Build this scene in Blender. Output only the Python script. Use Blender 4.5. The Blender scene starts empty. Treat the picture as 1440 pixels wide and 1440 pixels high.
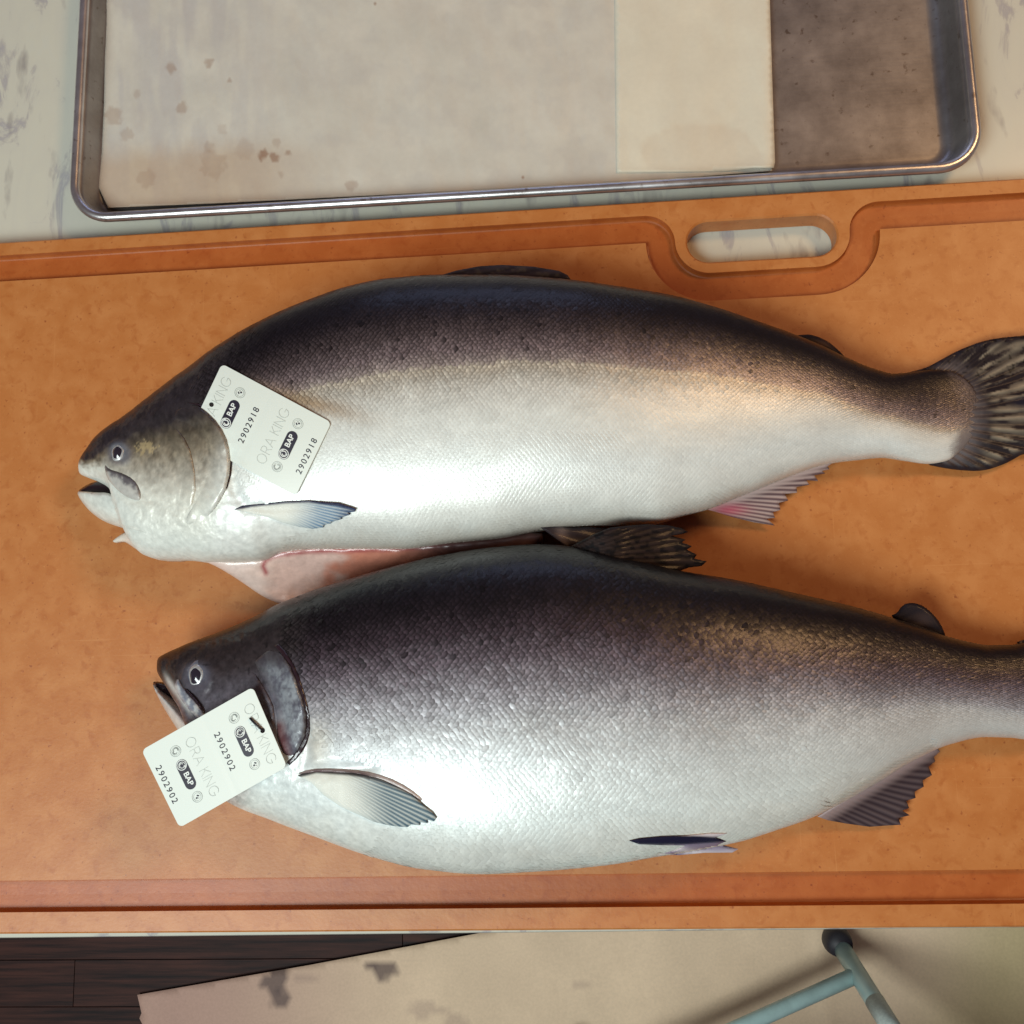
import bpy, bmesh, math, random
import numpy as np
from mathutils import Vector, Matrix
from mathutils.geometry import delaunay_2d_cdt
from mathutils.bvhtree import BVHTree

random.seed(5); rng = np.random.default_rng(11)
S = bpy.context.scene; COL = S.collection
# ------------------------------------------------------------------ camera
H = 0.70774; EUL = (0.16221, 0.08473, -0.02587); F = 1443.0
cd = bpy.data.cameras.new('camera'); cam = bpy.data.objects.new('camera', cd); COL.objects.link(cam)
cam.location = (0, 0, H); cam.rotation_euler = EUL
cd.sensor_width = 36; cd.lens = 36 * F / 1440; cd.clip_start = .01; cd.clip_end = 50
S.camera = cam
# ------------------------------------------------------------------ light
w = bpy.data.worlds.new('World'); S.world = w; w.use_nodes = True
w.node_tree.nodes['Background'].inputs[0].default_value = (.90, .56, .70, 1)
w.node_tree.nodes['Background'].inputs[1].default_value = .075

def area(name, loc, target, size, power, col, sy=None):
    l = bpy.data.lights.new(name, 'AREA'); l.energy = power; l.color = col; l.size = size
    if sy: l.shape = 'RECTANGLE'; l.size_y = sy
    o = bpy.data.objects.new(name, l); COL.objects.link(o); o.location = loc
    o.rotation_euler = (Vector(target) - Vector(loc)).to_track_quat('-Z', 'Y').to_euler()
    return o
area('window_light', (-1.05, -1.15, 2.15), (-.08, .0, 0), 1.3, 67, (.87, .97, .96), 1.1)
area('ceiling_lamp', (1.1, .8, 1.5), (.15, .1, 0), .40, 11, (1, .58, .26))
area('back_window_light', (-.3, 2.6, .8), (0, .1, 0), 1.5, 4.5, (.5, .62, 1), .6)
S.view_settings.view_transform = 'Standard'; S.view_settings.look = 'None'
S.view_settings.exposure = 0.1; S.view_settings.gamma = 1

# ------------------------------------------------------------------ photograph measurements -> places
RM = np.array(cam.rotation_euler.to_matrix())
def rays(px, py):
    px = np.asarray(px, float); py = np.asarray(py, float)
    d = np.stack([(px - 720) / F, (720 - py) / F, -np.ones_like(px)], -1)
    return d @ RM.T
def at(px, py, z):
    d = rays(px, py); t = (np.asarray(z, float) - H) / d[..., 2]
    return d * t[..., None] + np.array([0, 0, H])
def proj(P):
    c = (np.asarray(P) - np.array([0, 0, H])) @ RM
    return 720 + F * c[..., 0] / -c[..., 2], 720 - F * c[..., 1] / -c[..., 2]

def pchip(xs, ys):
    x = np.array(xs, float); y = np.array(ys, float); h = np.diff(x); d = np.diff(y) / h
    m = np.zeros_like(y); m[0] = d[0]; m[-1] = d[-1]
    for i in range(1, len(x) - 1):
        if d[i-1] * d[i] > 0:
            w1 = 2 * h[i] + h[i-1]; w2 = h[i] + 2 * h[i-1]
            m[i] = (w1 + w2) / (w1 / d[i-1] + w2 / d[i])
    def f(q):
        q = np.asarray(q, float); qq = np.clip(q, x[0], x[-1])
        i = np.clip(np.searchsorted(x, qq) - 1, 0, len(x) - 2); t = (qq - x[i]) / h[i]
        return ((1+2*t)*(1-t)**2*y[i] + t*(1-t)**2*h[i]*m[i] + t*t*(3-2*t)*y[i+1] + t*t*(t-1)*h[i]*m[i+1])
    return f
def knots(pts): return pchip([p[0] for p in pts], [p[1] for p in pts])
def lin(pts):
    X = [p[0] for p in pts]; Y = [p[1] for p in pts]
    return lambda q: np.interp(q, X, Y)
def sstep(a, b, x):
    t = np.clip((np.asarray(x, float) - a) / (b - a), 0, 1); return t * t * (3 - 2 * t)
NT = rng.random((257, 257))
def vnoise(x, y):
    x = np.asarray(x, float) % 256; y = np.asarray(y, float) % 256
    i = np.floor(x).astype(int); j = np.floor(y).astype(int); u = x - i; v = y - j
    u = u*u*(3-2*u); v = v*v*(3-2*v); i1 = (i+1) % 256; j1 = (j+1) % 256
    return (NT[i,j]*(1-u)*(1-v) + NT[i1,j]*u*(1-v) + NT[i,j1]*(1-u)*v + NT[i1,j1]*u*v)
def fbm(x, y, o=3):
    s = 0; a = .5
    for k in range(o): s = s + a * vnoise(x * 2**k + 17*k, y * 2**k + 31*k); a *= .5
    return s / (1 - .5**o)
def mix(a, b, t):
    t = np.asarray(t)[..., None]; return np.asarray(a) * (1 - t) + np.asarray(b) * t

# ------------------------------------------------------------------ materials
def mat(name):
    m = bpy.data.materials.new(name); m.use_nodes = True
    return m, m.node_tree.nodes, m.node_tree.links, m.node_tree.nodes['Principled BSDF']
def simple(name, col, rough=.5, metal=0, spec=.5, coat=0, noise=None, bump=None):
    m, N, L, B = mat(name)
    B.inputs['Base Color'].default_value = (*col, 1); B.inputs['Roughness'].default_value = rough
    B.inputs['Metallic'].default_value = metal; B.inputs['Specular IOR Level'].default_value = spec
    B.inputs['Coat Weight'].default_value = coat; B.inputs['Coat Roughness'].default_value = .12
    tc = N.new('ShaderNodeTexCoord')
    if noise:
        sc, lo, hi = noise
        n = N.new('ShaderNodeTexNoise'); n.inputs['Scale'].default_value = sc; n.inputs['Detail'].default_value = 6
        L.new(tc.outputs['Object'], n.inputs['Vector'])
        r = N.new('ShaderNodeMapRange'); r.inputs[1].default_value = .3; r.inputs[2].default_value = .7
        r.inputs[3].default_value = lo; r.inputs[4].default_value = hi
        L.new(n.outputs['Fac'], r.inputs[0])
        x = N.new('ShaderNodeMix'); x.data_type = 'RGBA'; x.blend_type = 'MULTIPLY'; x.inputs[0].default_value = 1
        x.inputs[6].default_value = (*col, 1); L.new(r.outputs[0], x.inputs[7]); L.new(x.outputs[2], B.inputs['Base Color'])
    if bump:
        sc, st, dist = bump
        n = N.new('ShaderNodeTexNoise'); n.inputs['Scale'].default_value = sc; n.inputs['Detail'].default_value = 4
        L.new(tc.outputs['Object'], n.inputs['Vector'])
        b = N.new('ShaderNodeBump'); b.inputs['Strength'].default_value = st; b.inputs['Distance'].default_value = dist
        L.new(n.outputs['Fac'], b.inputs['Height']); L.new(b.outputs['Normal'], B.inputs['Normal'])
    return m
def pigment(name, rough=.3, metal=.0, coat=.5, bump=(900, .25, .0004), spec=.5, coatr=.1, mottle=0, sss=0):
    m, N, L, B = mat(name)
    a = N.new('ShaderNodeAttribute'); a.attribute_name = 'pigment'
    tc = N.new('ShaderNodeTexCoord')
    n = N.new('ShaderNodeTexNoise'); n.inputs['Scale'].default_value = bump[0]; n.inputs['Detail'].default_value = 3
    L.new(tc.outputs['Object'], n.inputs['Vector'])
    b = N.new('ShaderNodeBump'); b.inputs['Strength'].default_value = bump[1]; b.inputs['Distance'].default_value = bump[2]
    L.new(n.outputs['Fac'], b.inputs['Height']); L.new(b.outputs['Normal'], B.inputs['Normal'])
    if mottle:
        n2 = N.new('ShaderNodeTexNoise'); n2.inputs['Scale'].default_value = 260; n2.inputs['Detail'].default_value = 5
        L.new(tc.outputs['Object'], n2.inputs['Vector'])
        r = N.new('ShaderNodeMapRange'); r.inputs[1].default_value = .3; r.inputs[2].default_value = .7
        r.inputs[3].default_value = 1 - mottle; r.inputs[4].default_value = 1 + mottle; L.new(n2.outputs['Fac'], r.inputs[0])
        x = N.new('ShaderNodeMix'); x.data_type = 'RGBA'; x.blend_type = 'MULTIPLY'; x.inputs[0].default_value = 1
        L.new(a.outputs['Color'], x.inputs[6]); L.new(r.outputs[0], x.inputs[7]); L.new(x.outputs[2], B.inputs['Base Color'])
    else: L.new(a.outputs['Color'], B.inputs['Base Color'])
    B.inputs['Roughness'].default_value = rough; B.inputs['Metallic'].default_value = metal
    B.inputs['Coat Weight'].default_value = coat; B.inputs['Coat Roughness'].default_value = coatr
    B.inputs['Specular IOR Level'].default_value = spec
    return m
M_skin = pigment('fish_skin', .42, .1, .3, bump=(650, .3, .0004), mottle=.12, spec=.4)
M_scale = pigment('fish_scales', .42, .2, .3, bump=(750, .3, .0004), coatr=.25, spec=.4)
M_fin = pigment('fish_fin', .45, .0, .06, spec=.12)
M_flesh = pigment('wet_flesh', .38, 0, .5, bump=(300, .25, .001), mottle=.08)
M_paper = pigment('parchment', .5, 0, 0, bump=(14, .25, .004), mottle=.02)
M_kraft = pigment('kraft', .75, 0, 0, bump=(40, .3, .004), mottle=.05)
M_card = simple('card_white', (.74, .80, .74), .4, spec=.4)
M_ink = simple('ink_dark', (.018, .014, .03), .5)
M_grey = simple('ink_grey', (.42, .46, .43), .5)
M_pale = simple('ink_pale', (.52, .56, .52), .5)
M_white = simple('ink_white', (.8, .84, .8), .5)
M_black = simple('black_cord', (.012, .01, .016), .4)
M_dark = simple('mouth_dark', (.022, .010, .014), .3, coat=.5)
M_tube = simple('blue_paint', (.50, .70, .68), .35, coat=.3, noise=(60, .9, 1.08))
M_rubber = simple('black_rubber', (.018, .016, .022), .55)
M_stick = simple('sticker_white', (.68, .78, .74), .5, noise=(300, .8, 1.05))

def link(name, me, m, parent=None, smooth=True):
    if m: me.materials.append(m)
    if smooth and len(me.polygons): me.polygons.foreach_set('use_smooth', [True] * len(me.polygons))
    o = bpy.data.objects.new(name, me); COL.objects.link(o)
    if parent: o.parent = parent
    return o
def mesh(name, V, Fc, cols=None):
    me = bpy.data.meshes.new(name); me.from_pydata([tuple(v) for v in np.asarray(V).tolist()], [], [tuple(f) for f in Fc]); me.update()
    if cols is not None:
        a = me.attributes.new('pigment', 'FLOAT_COLOR', 'POINT')
        c = np.ones((len(me.vertices), 4), np.float32); c[:, :3] = np.clip(cols, 0, 1); a.data.foreach_set('color', c.ravel())
    return me
def thing(name, label, cat, group=None, loc=(0, 0, 0)):
    o = bpy.data.objects.new(name, None); COL.objects.link(o); o.empty_display_size = .02
    tag(o, label, cat, group); return o
def tag(o, label=None, cat=None, group=None, kind=None):
    if label: o['label'] = label
    if cat: o['category'] = cat
    if group: o['group'] = group
    if kind: o['kind'] = kind
    return o
def bm_obj(name, bm, m, parent=None, smooth=True):
    me = bpy.data.meshes.new(name); bm.to_mesh(me); bm.free(); return link(name, me, m, parent, smooth)
def box(bm, x0, x1, y0, y1, z0, z1, bev=0):
    r = bmesh.ops.create_cube(bm, size=1)
    for v in r['verts']:
        v.co = Vector(((x0+x1)/2 + v.co.x*(x1-x0), (y0+y1)/2 + v.co.y*(y1-y0), (z0+z1)/2 + v.co.z*(z1-z0)))
    if bev:
        es = list({e for v in r['verts'] for e in v.link_edges})
        bmesh.ops.bevel(bm, geom=es, offset=bev, segments=3, affect='EDGES', profile=.5)
def tube(pts, rad, n=14, cap=True):
    """a round tube through points; returns vertices, faces"""
    P = [Vector(p) for p in pts]; V = []; Fc = []
    rad = [rad]*len(P) if np.isscalar(rad) else rad
    up = None
    for i, p in enumerate(P):
        t = (P[min(i+1, len(P)-1)] - P[max(i-1, 0)]).normalized()
        if up is None: up = t.orthogonal().normalized()
        up = (up - t*up.dot(t)).normalized(); s = t.cross(up)
        for k in range(n):
            a = 2*math.pi*k/n; V.append(p + (up*math.cos(a) + s*math.sin(a))*rad[i])
    for i in range(len(P)-1):
        for k in range(n): Fc.append((i*n+k, i*n+(k+1) % n, (i+1)*n+(k+1) % n, (i+1)*n+k))
    if cap: Fc.append(tuple(range(n))[::-1]); Fc.append(tuple(range((len(P)-1)*n, len(P)*n)))
    return [tuple(v) for v in V], Fc
def tube_obj(name, pts, rad, m, parent=None, n=14):
    V, Fc = tube(pts, rad, n); return link(name, mesh(name, V, Fc), m, parent)

# 2-D polygon meshing ---------------------------------------------------------
def resample(poly, step, closed=True):
    P = np.array(poly, float); Q = np.vstack([P, P[:1]]) if closed else P; out = []
    for a, b in zip(Q[:-1], Q[1:]):
        n = max(1, int(np.ceil(np.hypot(*(b-a)) / step)))
        out += [a + (b-a)*k/n for k in range(n)]
    if not closed: out.append(Q[-1])
    return np.array(out)
def smooth_poly(P, it=1):
    P = np.array(P, float)
    for _ in range(it):
        Q = np.roll(P, -1, 0); P = np.stack([.75*P + .25*Q, .25*P + .75*Q], 1).reshape(-1, 2)
    return P
def inside(poly, p):
    x, y = p[:, 0], p[:, 1]; r = np.zeros(len(p), bool); q = np.roll(poly, 1, 0)
    for (x1, y1), (x2, y2) in zip(poly, q):
        c = ((y1 > y) != (y2 > y)) & (x < (x2-x1)*(y-y1)/((y2-y1) if y2 != y1 else 1e-12) + x1); r ^= c
    return r
def bdist(poly, p, closed=True):
    d = np.full(len(p), 1e9); q = np.roll(poly, -1, 0); m = len(poly) if closed else len(poly)-1
    for a, b in zip(poly[:m], q[:m]):
        ab = b-a; t = np.clip(((p-a)@ab) / max(ab@ab, 1e-12), 0, 1); d = np.minimum(d, np.hypot(*(p - a - t[:, None]*ab).T))
    return d
def fill(loops, step=None):
    """triangulates loops[0] minus the other loops, with inner points every step"""
    pts = []; edges = []
    for lp in loops:
        o = len(pts); pts += [tuple(p) for p in lp]; edges += [(o+i, o+(i+1) % len(lp)) for i in range(len(lp))]
    if step:
        A = np.array(loops[0]); x0, y0 = A.min(0); x1, y1 = A.max(0)
        gx, gy = np.meshgrid(np.arange(x0, x1, step), np.arange(y0, y1, step)); gx = gx + (np.arange(gx.shape[0]) % 2)[:, None]*step*.5
        g = np.stack([gx.ravel(), gy.ravel()], 1); ok = inside(A, g) & (bdist(A, g) > step*.55)
        for lp in loops[1:]: ok &= ~inside(np.array(lp), g) & (bdist(np.array(lp), g) > step*.55)
        pts += [tuple(p) for p in g[ok]]
    v, e, f, *_ = delaunay_2d_cdt([Vector(p) for p in pts], edges, [], 1 if len(loops) == 1 else 2, 1e-7)
    v = np.array([tuple(p) for p in v])
    if len(loops) > 1:
        c = np.array([v[list(t)].mean(0) for t in f]); k = inside(np.array(loops[0]), c)
        for lp in loops[1:]: k &= ~inside(np.array(lp), c)
        f = [t for t, ok in zip(f, k) if ok]
    def ccw(t):
        a, b, c = v[t[0]], v[t[1]], v[t[2]]; return ((b-a)[0]*(c-a)[1] - (b-a)[1]*(c-a)[0]) > 0
    f = [tuple(t) if ccw(t) else tuple(t)[::-1] for t in f]
    return v, f
def shell(top, bot, tris):
    """closed solid between two equal sheets of points (tris counter-clockwise seen from above)"""
    n = len(top); ec = {}
    for t in tris:
        for i in range(3):
            e = (t[i], t[(i+1) % 3]); ec[e] = 1
    bd = [e for e in ec if (e[1], e[0]) not in ec]
    Fc = list(tris) + [tuple(i+n for i in t[::-1]) for t in tris] + [(b, a, a+n, b+n) for a, b in bd]
    return np.vstack([top, bot]), Fc
def pillow(name, poly, zbase, m, col, R=8, T=.002, under=.001, step=3, parent=None, hf=None, sm=1, label=None):
    """a rounded slab with the given outline (measured in the photograph) lying at height zbase(px,py)"""
    P = smooth_poly(poly, sm) if sm else np.array(poly, float)
    P = resample(P, step); v, f = fill([P], step); f = [t[::-1] for t in f]     # y runs down in the photograph
    d = bdist(P, v); k = np.clip(d / R, 0, 1); h = T * np.sqrt(1 - (1-k)**2)
    if hf is not None: h = hf(v[:, 0], v[:, 1], d, h)
    z = zbase(v[:, 0], v[:, 1]); b = at(v[:, 0], v[:, 1], z)
    top = at(v[:, 0], v[:, 1], z + h); bot = b.copy(); bot[:, 2] -= under
    V, Fc = shell(top, bot, f); c = col(v[:, 0], v[:, 1]); c = np.asarray(c, float)
    if c.ndim == 1: c = np.tile(c, (len(v), 1))
    o = link(name, mesh(name, V, Fc, np.vstack([c, c])), m, parent)
    if label: o['label'] = label
    return o

ZB = .019    # top of the cutting board over the counter
ZF = -.90    # floor
# ================================================================== FLOOR
def wood_mat():
    m, N, L, B = mat('dark_oak')
    tc = N.new('ShaderNodeTexCoord'); oi = N.new('ShaderNodeObjectInfo')
    mp = N.new('ShaderNodeMapping'); mp.inputs['Scale'].default_value = (5, 110, 20)
    ad = N.new('ShaderNodeVectorMath'); ad.operation = 'ADD'; L.new(tc.outputs['Object'], ad.inputs[0])
    cx = N.new('ShaderNodeCombineXYZ'); mu = N.new('ShaderNodeMath'); mu.operation = 'MULTIPLY'; mu.inputs[1].default_value = 9
    L.new(oi.outputs['Random'], mu.inputs[0]); L.new(mu.outputs[0], cx.inputs[0]); L.new(mu.outputs[0], cx.inputs[1]); L.new(cx.outputs[0], ad.inputs[1])
    L.new(ad.outputs[0], mp.inputs[0])
    n = N.new('ShaderNodeTexNoise'); n.inputs['Scale'].default_value = 1; n.inputs['Detail'].default_value = 8; n.inputs['Roughness'].default_value = .65
    L.new(mp.outputs[0], n.inputs['Vector'])
    r = N.new('ShaderNodeValToRGB'); e = r.color_ramp.elements
    e[0].position = .36; e[0].color = (.010, .004, .004, 1); e[1].position = .62; e[1].color = (.060, .020, .014, 1)
    L.new(n.outputs['Fac'], r.inputs[0]); L.new(r.outputs[0], B.inputs['Base Color'])
    b = N.new('ShaderNodeBump'); b.inputs['Strength'].default_value = .4; b.inputs['Distance'].default_value = .001
    L.new(n.outputs['Fac'], b.inputs['Height']); L.new(b.outputs['Normal'], B.inputs['Normal'])
    B.inputs['Roughness'].default_value = .6; B.inputs['Specular IOR Level'].default_value = .2
    return m
M_wood = wood_mat()
bm = bmesh.new(); box(bm, -1.6, 1.6, -2.2, 1.4, ZF-.05, ZF-.019)
floor = bm_obj('floor', bm, simple('subfloor', (.01, .006, .006), .9), None, False); tag(floor, kind='structure')
ys = float(at(60, 1350, ZF)[1]); pw = float(at(60, 1350, ZF)[1] - at(60, 1416, ZF)[1]); jx = float(at(104, 1383, ZF)[0]); jx2 = float(at(566, 1320, ZF)[0])
plank_me = {}
def plank(x0, x1, y0, y1):
    bm = bmesh.new(); g = .0004
    box(bm, x0+g, x1-g, y0+g, y1-g, ZF-.018, ZF + random.uniform(-.0002, .0002), .0005)
    bm_obj('plank', bm, M_wood, floor, False)
for r in range(-4, 6):
    y1 = ys - r*pw; y0 = y1 - pw
    cuts = [-1.6, 1.6] + ([jx, jx+1.15] if r == 0 else [jx2, jx2-.95, jx2+.8] if r == -1 else [random.uniform(-1.1, -.6), random.uniform(.0, .8)])
    if r == 1: cuts = [-1.6, 1.6, -.2, .9]
    cuts.sort()
    for a, b in zip(cuts[:-1], cuts[1:]):
        if b-a > .02: plank(a, b, y0, y1)
# kraft paper on the floor
KP = np.array([(193, 1399), (199, 1425), (196, 1432), (204, 1448), (198, 1470), (208, 1510), (1760, 1510), (1760, 1160), (1000, 1247), (680, 1311), (430, 1358)], float)
Kp = resample(KP, 8); kv, kf = fill([Kp], 9); kf = [t[::-1] for t in kf]
def kraft_col(x, y):
    c = np.tile(np.array([.80, .60, .41]), (len(x), 1)); n = fbm(x/60, y/60)
    c = c * (.9 + .2*n)[:, None]
    c = mix(c, [.42, .23, .20], .75*(1 - sstep(240, 640, x)) )
    c = mix(c, [.56, .46, .22], .7*sstep(1240, 1420, x + .3*(y-1400)))
    n2 = fbm(x/11+5, y/11)
    for cx, cy, rx, ry in ((386, 1382, 24, 20), (392, 1404, 15, 14), (541, 1364, 21, 15), (520, 1360, 12, 8)):
        d = np.hypot((x-cx)/rx, (y-cy)/ry) + (n2-.5)*.9
        c = mix(c, [.13, .085, .075], .85*(1 - sstep(.8, .95, d)))
    for cx, cy, rx, ry in ((600, 1420, 28, 12), (640, 1440, 22, 18), (430, 1374, 20, 8), (815, 1387, 16, 5)):
        d = np.hypot((x-cx)/rx, (y-cy)/ry) + (n2-.5)*.9; c = mix(c, [.30, .20, .17], .35*(1 - sstep(.6, 1., d)))
    return c
kw = lambda x, y: ZF + .004 + .006*fbm(x/170, y/120, 2) + .003*np.exp(-((x-1150-.1*(y-1300))/14)**2)
kz = kw(kv[:, 0], kv[:, 1]); kt = at(kv[:, 0], kv[:, 1], kz); kb = kt.copy(); kb[:, 2] -= .0004
V, Fc = shell(kt, kb, kf); kc = kraft_col(kv[:, 0], kv[:, 1])
o = link('floor_paper', mesh('floor_paper', V, Fc, np.vstack([kc, kc])), M_kraft)
tag(o, 'tan kraft paper with dark wet stains covering the wooden floor', 'paper')
# stool with pale blue tubes
st = thing('step_stool', 'pale blue tubular metal stool leg with black rubber foot on floor paper', 'stool')
pf = Vector(at(1178, 1324, ZF+.03)); p2 = Vector(at(1256, 1450, ZF+.17)); d = (p2-pf).normalized()
ptop = pf + d*((.47)/d.z)
tube_obj('leg', [pf - d*.004, p2, ptop], .0126, M_tube, st, 20)
q = Vector(at(1200, 1368, ZF+.085)); lam = (q.z - pf.z)/d.z; q = pf + d*lam
q2 = Vector(at(1046, 1442, q.z)); dq = (q2-q); dq.z = 0; dq.normalize(); qe = q + dq*.42
tube_obj('brace', [q, qe], .0110, M_tube, st, 20)
mid = (q+qe)/2
def mirror(p): # the far leg is the near one turned half way round the middle of the brace
    return Vector((2*mid.x - p.x, 2*mid.y - p.y, p.z))
d2 = Vector((-d.x*.3 + .12, d.y - .25, d.z)).normalized(); pf2 = qe - d2*((qe.z - pf.z)/d2.z)
tube_obj('leg', [pf2, pf2 + d2*(.47/d2.z)], .0126, M_tube, st, 20)
for p, dd in ((pf, d), (pf2, d2)):
    rr = [.004, .0165, .0195, .0205, .0195, .016]; hh = [-.030, -.029, -.018, -.008, .002, .010]
    tube_obj('rubber_foot', [p + Vector((0, 0, z + .003)) + dd*max(0, z)*.6 for z in hh], rr, M_rubber, st, 24)
bm = bmesh.new(); e1 = ptop; e2 = pf2 + d2*(.47/d2.z)
box(bm, min(e1.x, e2.x)-.03, max(e1.x, e2.x)+.03, min(e1.y, e2.y)-.16, max(e1.y, e2.y)+.02, e1.z-.004, e1.z+.025, .008)
bm_obj('seat', bm, M_tube, st)
c0 = pf + d*.115; ts = min(np.linspace(.02, .3, 400), key=lambda t: abs(proj(np.array([pf + d*t]))[1][0] - 1408))
tube_obj('sticker', [pf + d*ts, pf + d*(ts+.09)], .0130, M_stick, st, 24)
for (px, py) in ((1157, 1394), (1108, 1420)):
    c = Vector(at(px, py, q.z+.004)); bmm = bmesh.new(); bmesh.ops.create_uvsphere(bmm, u_segments=12, v_segments=8, radius=.0042 if px > 1120 else .002)
    bmesh.ops.translate(bmm, verts=bmm.verts, vec=c); bm_obj('rivet', bmm, M_stick, st)

# ================================================================== COUNTER
def marble_mat():
    m, N, L, B = mat('marble')
    tc = N.new('ShaderNodeTexCoord')
    mp = N.new('ShaderNodeMapping'); mp.inputs['Rotation'].default_value = (0, 0, math.radians(24)); mp.inputs['Scale'].default_value = (1, .35, 1); L.new(tc.outputs['Object'], mp.inputs[0])
    n = N.new('ShaderNodeTexNoise'); n.inputs['Scale'].default_value = 34; n.inputs['Detail'].default_value = 9; n.inputs['Roughness'].default_value = .62; n.inputs['Distortion'].default_value = 1.1; L.new(mp.outputs[0], n.inputs['Vector'])
    r = N.new('ShaderNodeValToRGB'); e = r.color_ramp.elements; base = (.56, .545, .455, 1)
    e[0].position = .0; e[0].color = (.52, .54, .50, 1); e[1].position = 1; e[1].color = base; x = e.new(.42); x.color = base
    x = e.new(.56); x.color = (.545, .53, .45, 1); x = e.new(.60); x.color = (.45, .43, .385, 1); x = e.new(.64); x.color = (.38, .36, .36, 1); x = e.new(.69); x.color = (.50, .485, .42, 1)
    L.new(n.outputs['Fac'], r.inputs[0])
    n2 = N.new('ShaderNodeTexNoise'); n2.inputs['Scale'].default_value = 42; n2.inputs['Detail'].default_value = 4; L.new(mp.outputs[0], n2.inputs['Vector'])
    r2 = N.new('ShaderNodeValToRGB'); e = r2.color_ramp.elements; e[0].position = .25; e[0].color = (.25, .2, .28, 1); e[1].position = .40; e[1].color = (1, 1, 1, 1)
    L.new(n2.outputs['Fac'], r2.inputs[0])
    x = N.new('ShaderNodeMix'); x.data_type = 'RGBA'; x.blend_type = 'MULTIPLY'; x.inputs[0].default_value = .8
    L.new(r.outputs[0], x.inputs[6]); L.new(r2.outputs[0], x.inputs[7]); L.new(x.outputs[2], B.inputs['Base Color'])
    B.inputs['Roughness'].default_value = .3
    return m
ct = thing('kitchen_counter', 'white marble kitchen counter with grey veins under board and tray', 'counter')
fl = at(np.array([0, 1440]), np.array([1321.5, 1306.5]), 0.); sl = (fl[1, 1]-fl[0, 1])/(fl[1, 0]-fl[0, 0])
fy = lambda x: fl[0, 1] + sl*(x-fl[0, 0])
prof = [(.02, -.03), (.004, -.03), (.0012, -.0288), (0, -.026), (0, -.005), (.0012, -.0016), (.0045, 0), (.9, 0), (.9, -.03)]
V = []
for x in (-1.2, 1.2): V += [(x, fy(x)+a, z) for a, z in prof]
n = len(prof); Fc = [(i, (i+1) % n, n+(i+1) % n, n+i) for i in range(n)] + [tuple(range(n))[::-1], tuple(range(n, 2*n))]
link('worktop', mesh('worktop', V, Fc), marble_mat(), ct, False)
bm = bmesh.new(); box(bm, -1.18, 1.18, fy(0)+.07, fy(0)+.85, ZF+.001, -.031, .003); bm_obj('cabinet', bm, simple('cabinet_paint', (.5, .48, .45), .5), ct, False)

# ================================================================== SHEET PAN
def pan_mat(name, c, rough, metal):
    m, N, L, B = mat(name); tc = N.new('ShaderNodeTexCoord')
    n = N.new('ShaderNodeTexNoise'); n.inputs['Scale'].default_value = 16; n.inputs['Detail'].default_value = 10; n.inputs['Roughness'].default_value = .7; L.new(tc.outputs['Object'], n.inputs['Vector'])
    r = N.new('ShaderNodeValToRGB'); e = r.color_ramp.elements
    e[0].position = .3; e[0].color = (c[0]*.62, c[1]*.58, c[2]*.55, 1); e[1].position = .7; e[1].color = (c[0]*1.2, c[1]*1.2, c[2]*1.2, 1)
    L.new(n.outputs['Fac'], r.inputs[0])
    vo = N.new('ShaderNodeTexNoise'); vo.inputs['Scale'].default_value = 170; vo.inputs['Detail'].default_value = 3; L.new(tc.outputs['Object'], vo.inputs['Vector'])
    r2 = N.new('ShaderNodeValToRGB'); e = r2.color_ramp.elements; e[0].position = .25; e[0].color = (.45, .36, .3, 1); e[1].position = .36; e[1].color = (1, 1, 1, 1)
    L.new(vo.outputs['Fac'], r2.inputs[0])
    x = N.new('ShaderNodeMix'); x.data_type = 'RGBA'; x.blend_type = 'MULTIPLY'; x.inputs[0].default_value = .8
    L.new(r.outputs[0], x.inputs[6]); L.new(r2.outputs[0], x.inputs[7]); L.new(x.outputs[2], B.inputs['Base Color'])
    mp = N.new('ShaderNodeMapping'); mp.inputs['Scale'].default_value = (14, 500, 40); L.new(tc.outputs['Object'], mp.inputs[0])
    s = N.new('ShaderNodeTexNoise'); s.inputs['Scale'].default_value = 1; s.inputs['Detail'].default_value = 4; L.new(mp.outputs[0], s.inputs['Vector'])
    b = N.new('ShaderNodeBump'); b.inputs['Strength'].default_value = .06; b.inputs['Distance'].default_value = .0006
    L.new(s.outputs['Fac'], b.inputs['Height']); L.new(b.outputs['Normal'], B.inputs['Normal'])
    rr = N.new('ShaderNodeMapRange'); rr.inputs[3].default_value = rough-.1; rr.inputs[4].default_value = rough+.15; L.new(n.outputs['Fac'], rr.inputs[0]); L.new(rr.outputs[0], B.inputs['Roughness'])
    B.inputs['Metallic'].default_value = metal
    return m
pL, pF, pa, PW, PD = -.37907, .34309, -.00553, .657, .46
def rrect(ins, n=12, R=.031):
    r = max(R-ins, .002); out = []
    for cx, cy, a0 in ((PW-ins-r, ins+r, -90), (PW-ins-r, PD-ins-r, 0), (ins+r, PD-ins-r, 90), (ins+r, ins+r, 180)):
        for k in range(n+1):
            a = math.radians(a0 + 90*k/n); out.append((cx + r*math.cos(a), cy + r*math.sin(a)))
    return np.array(out)
def pan_pts(P, z):
    c, s = math.cos(pa), math.sin(pa); return np.stack([pL + P[:, 0]*c - P[:, 1]*s, pF + P[:, 0]*s + P[:, 1]*c, np.full(len(P), z)], 1)
pan = thing('sheet_pan', 'worn aluminium baking sheet pan with rolled rim behind the board', 'baking tray')
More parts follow.
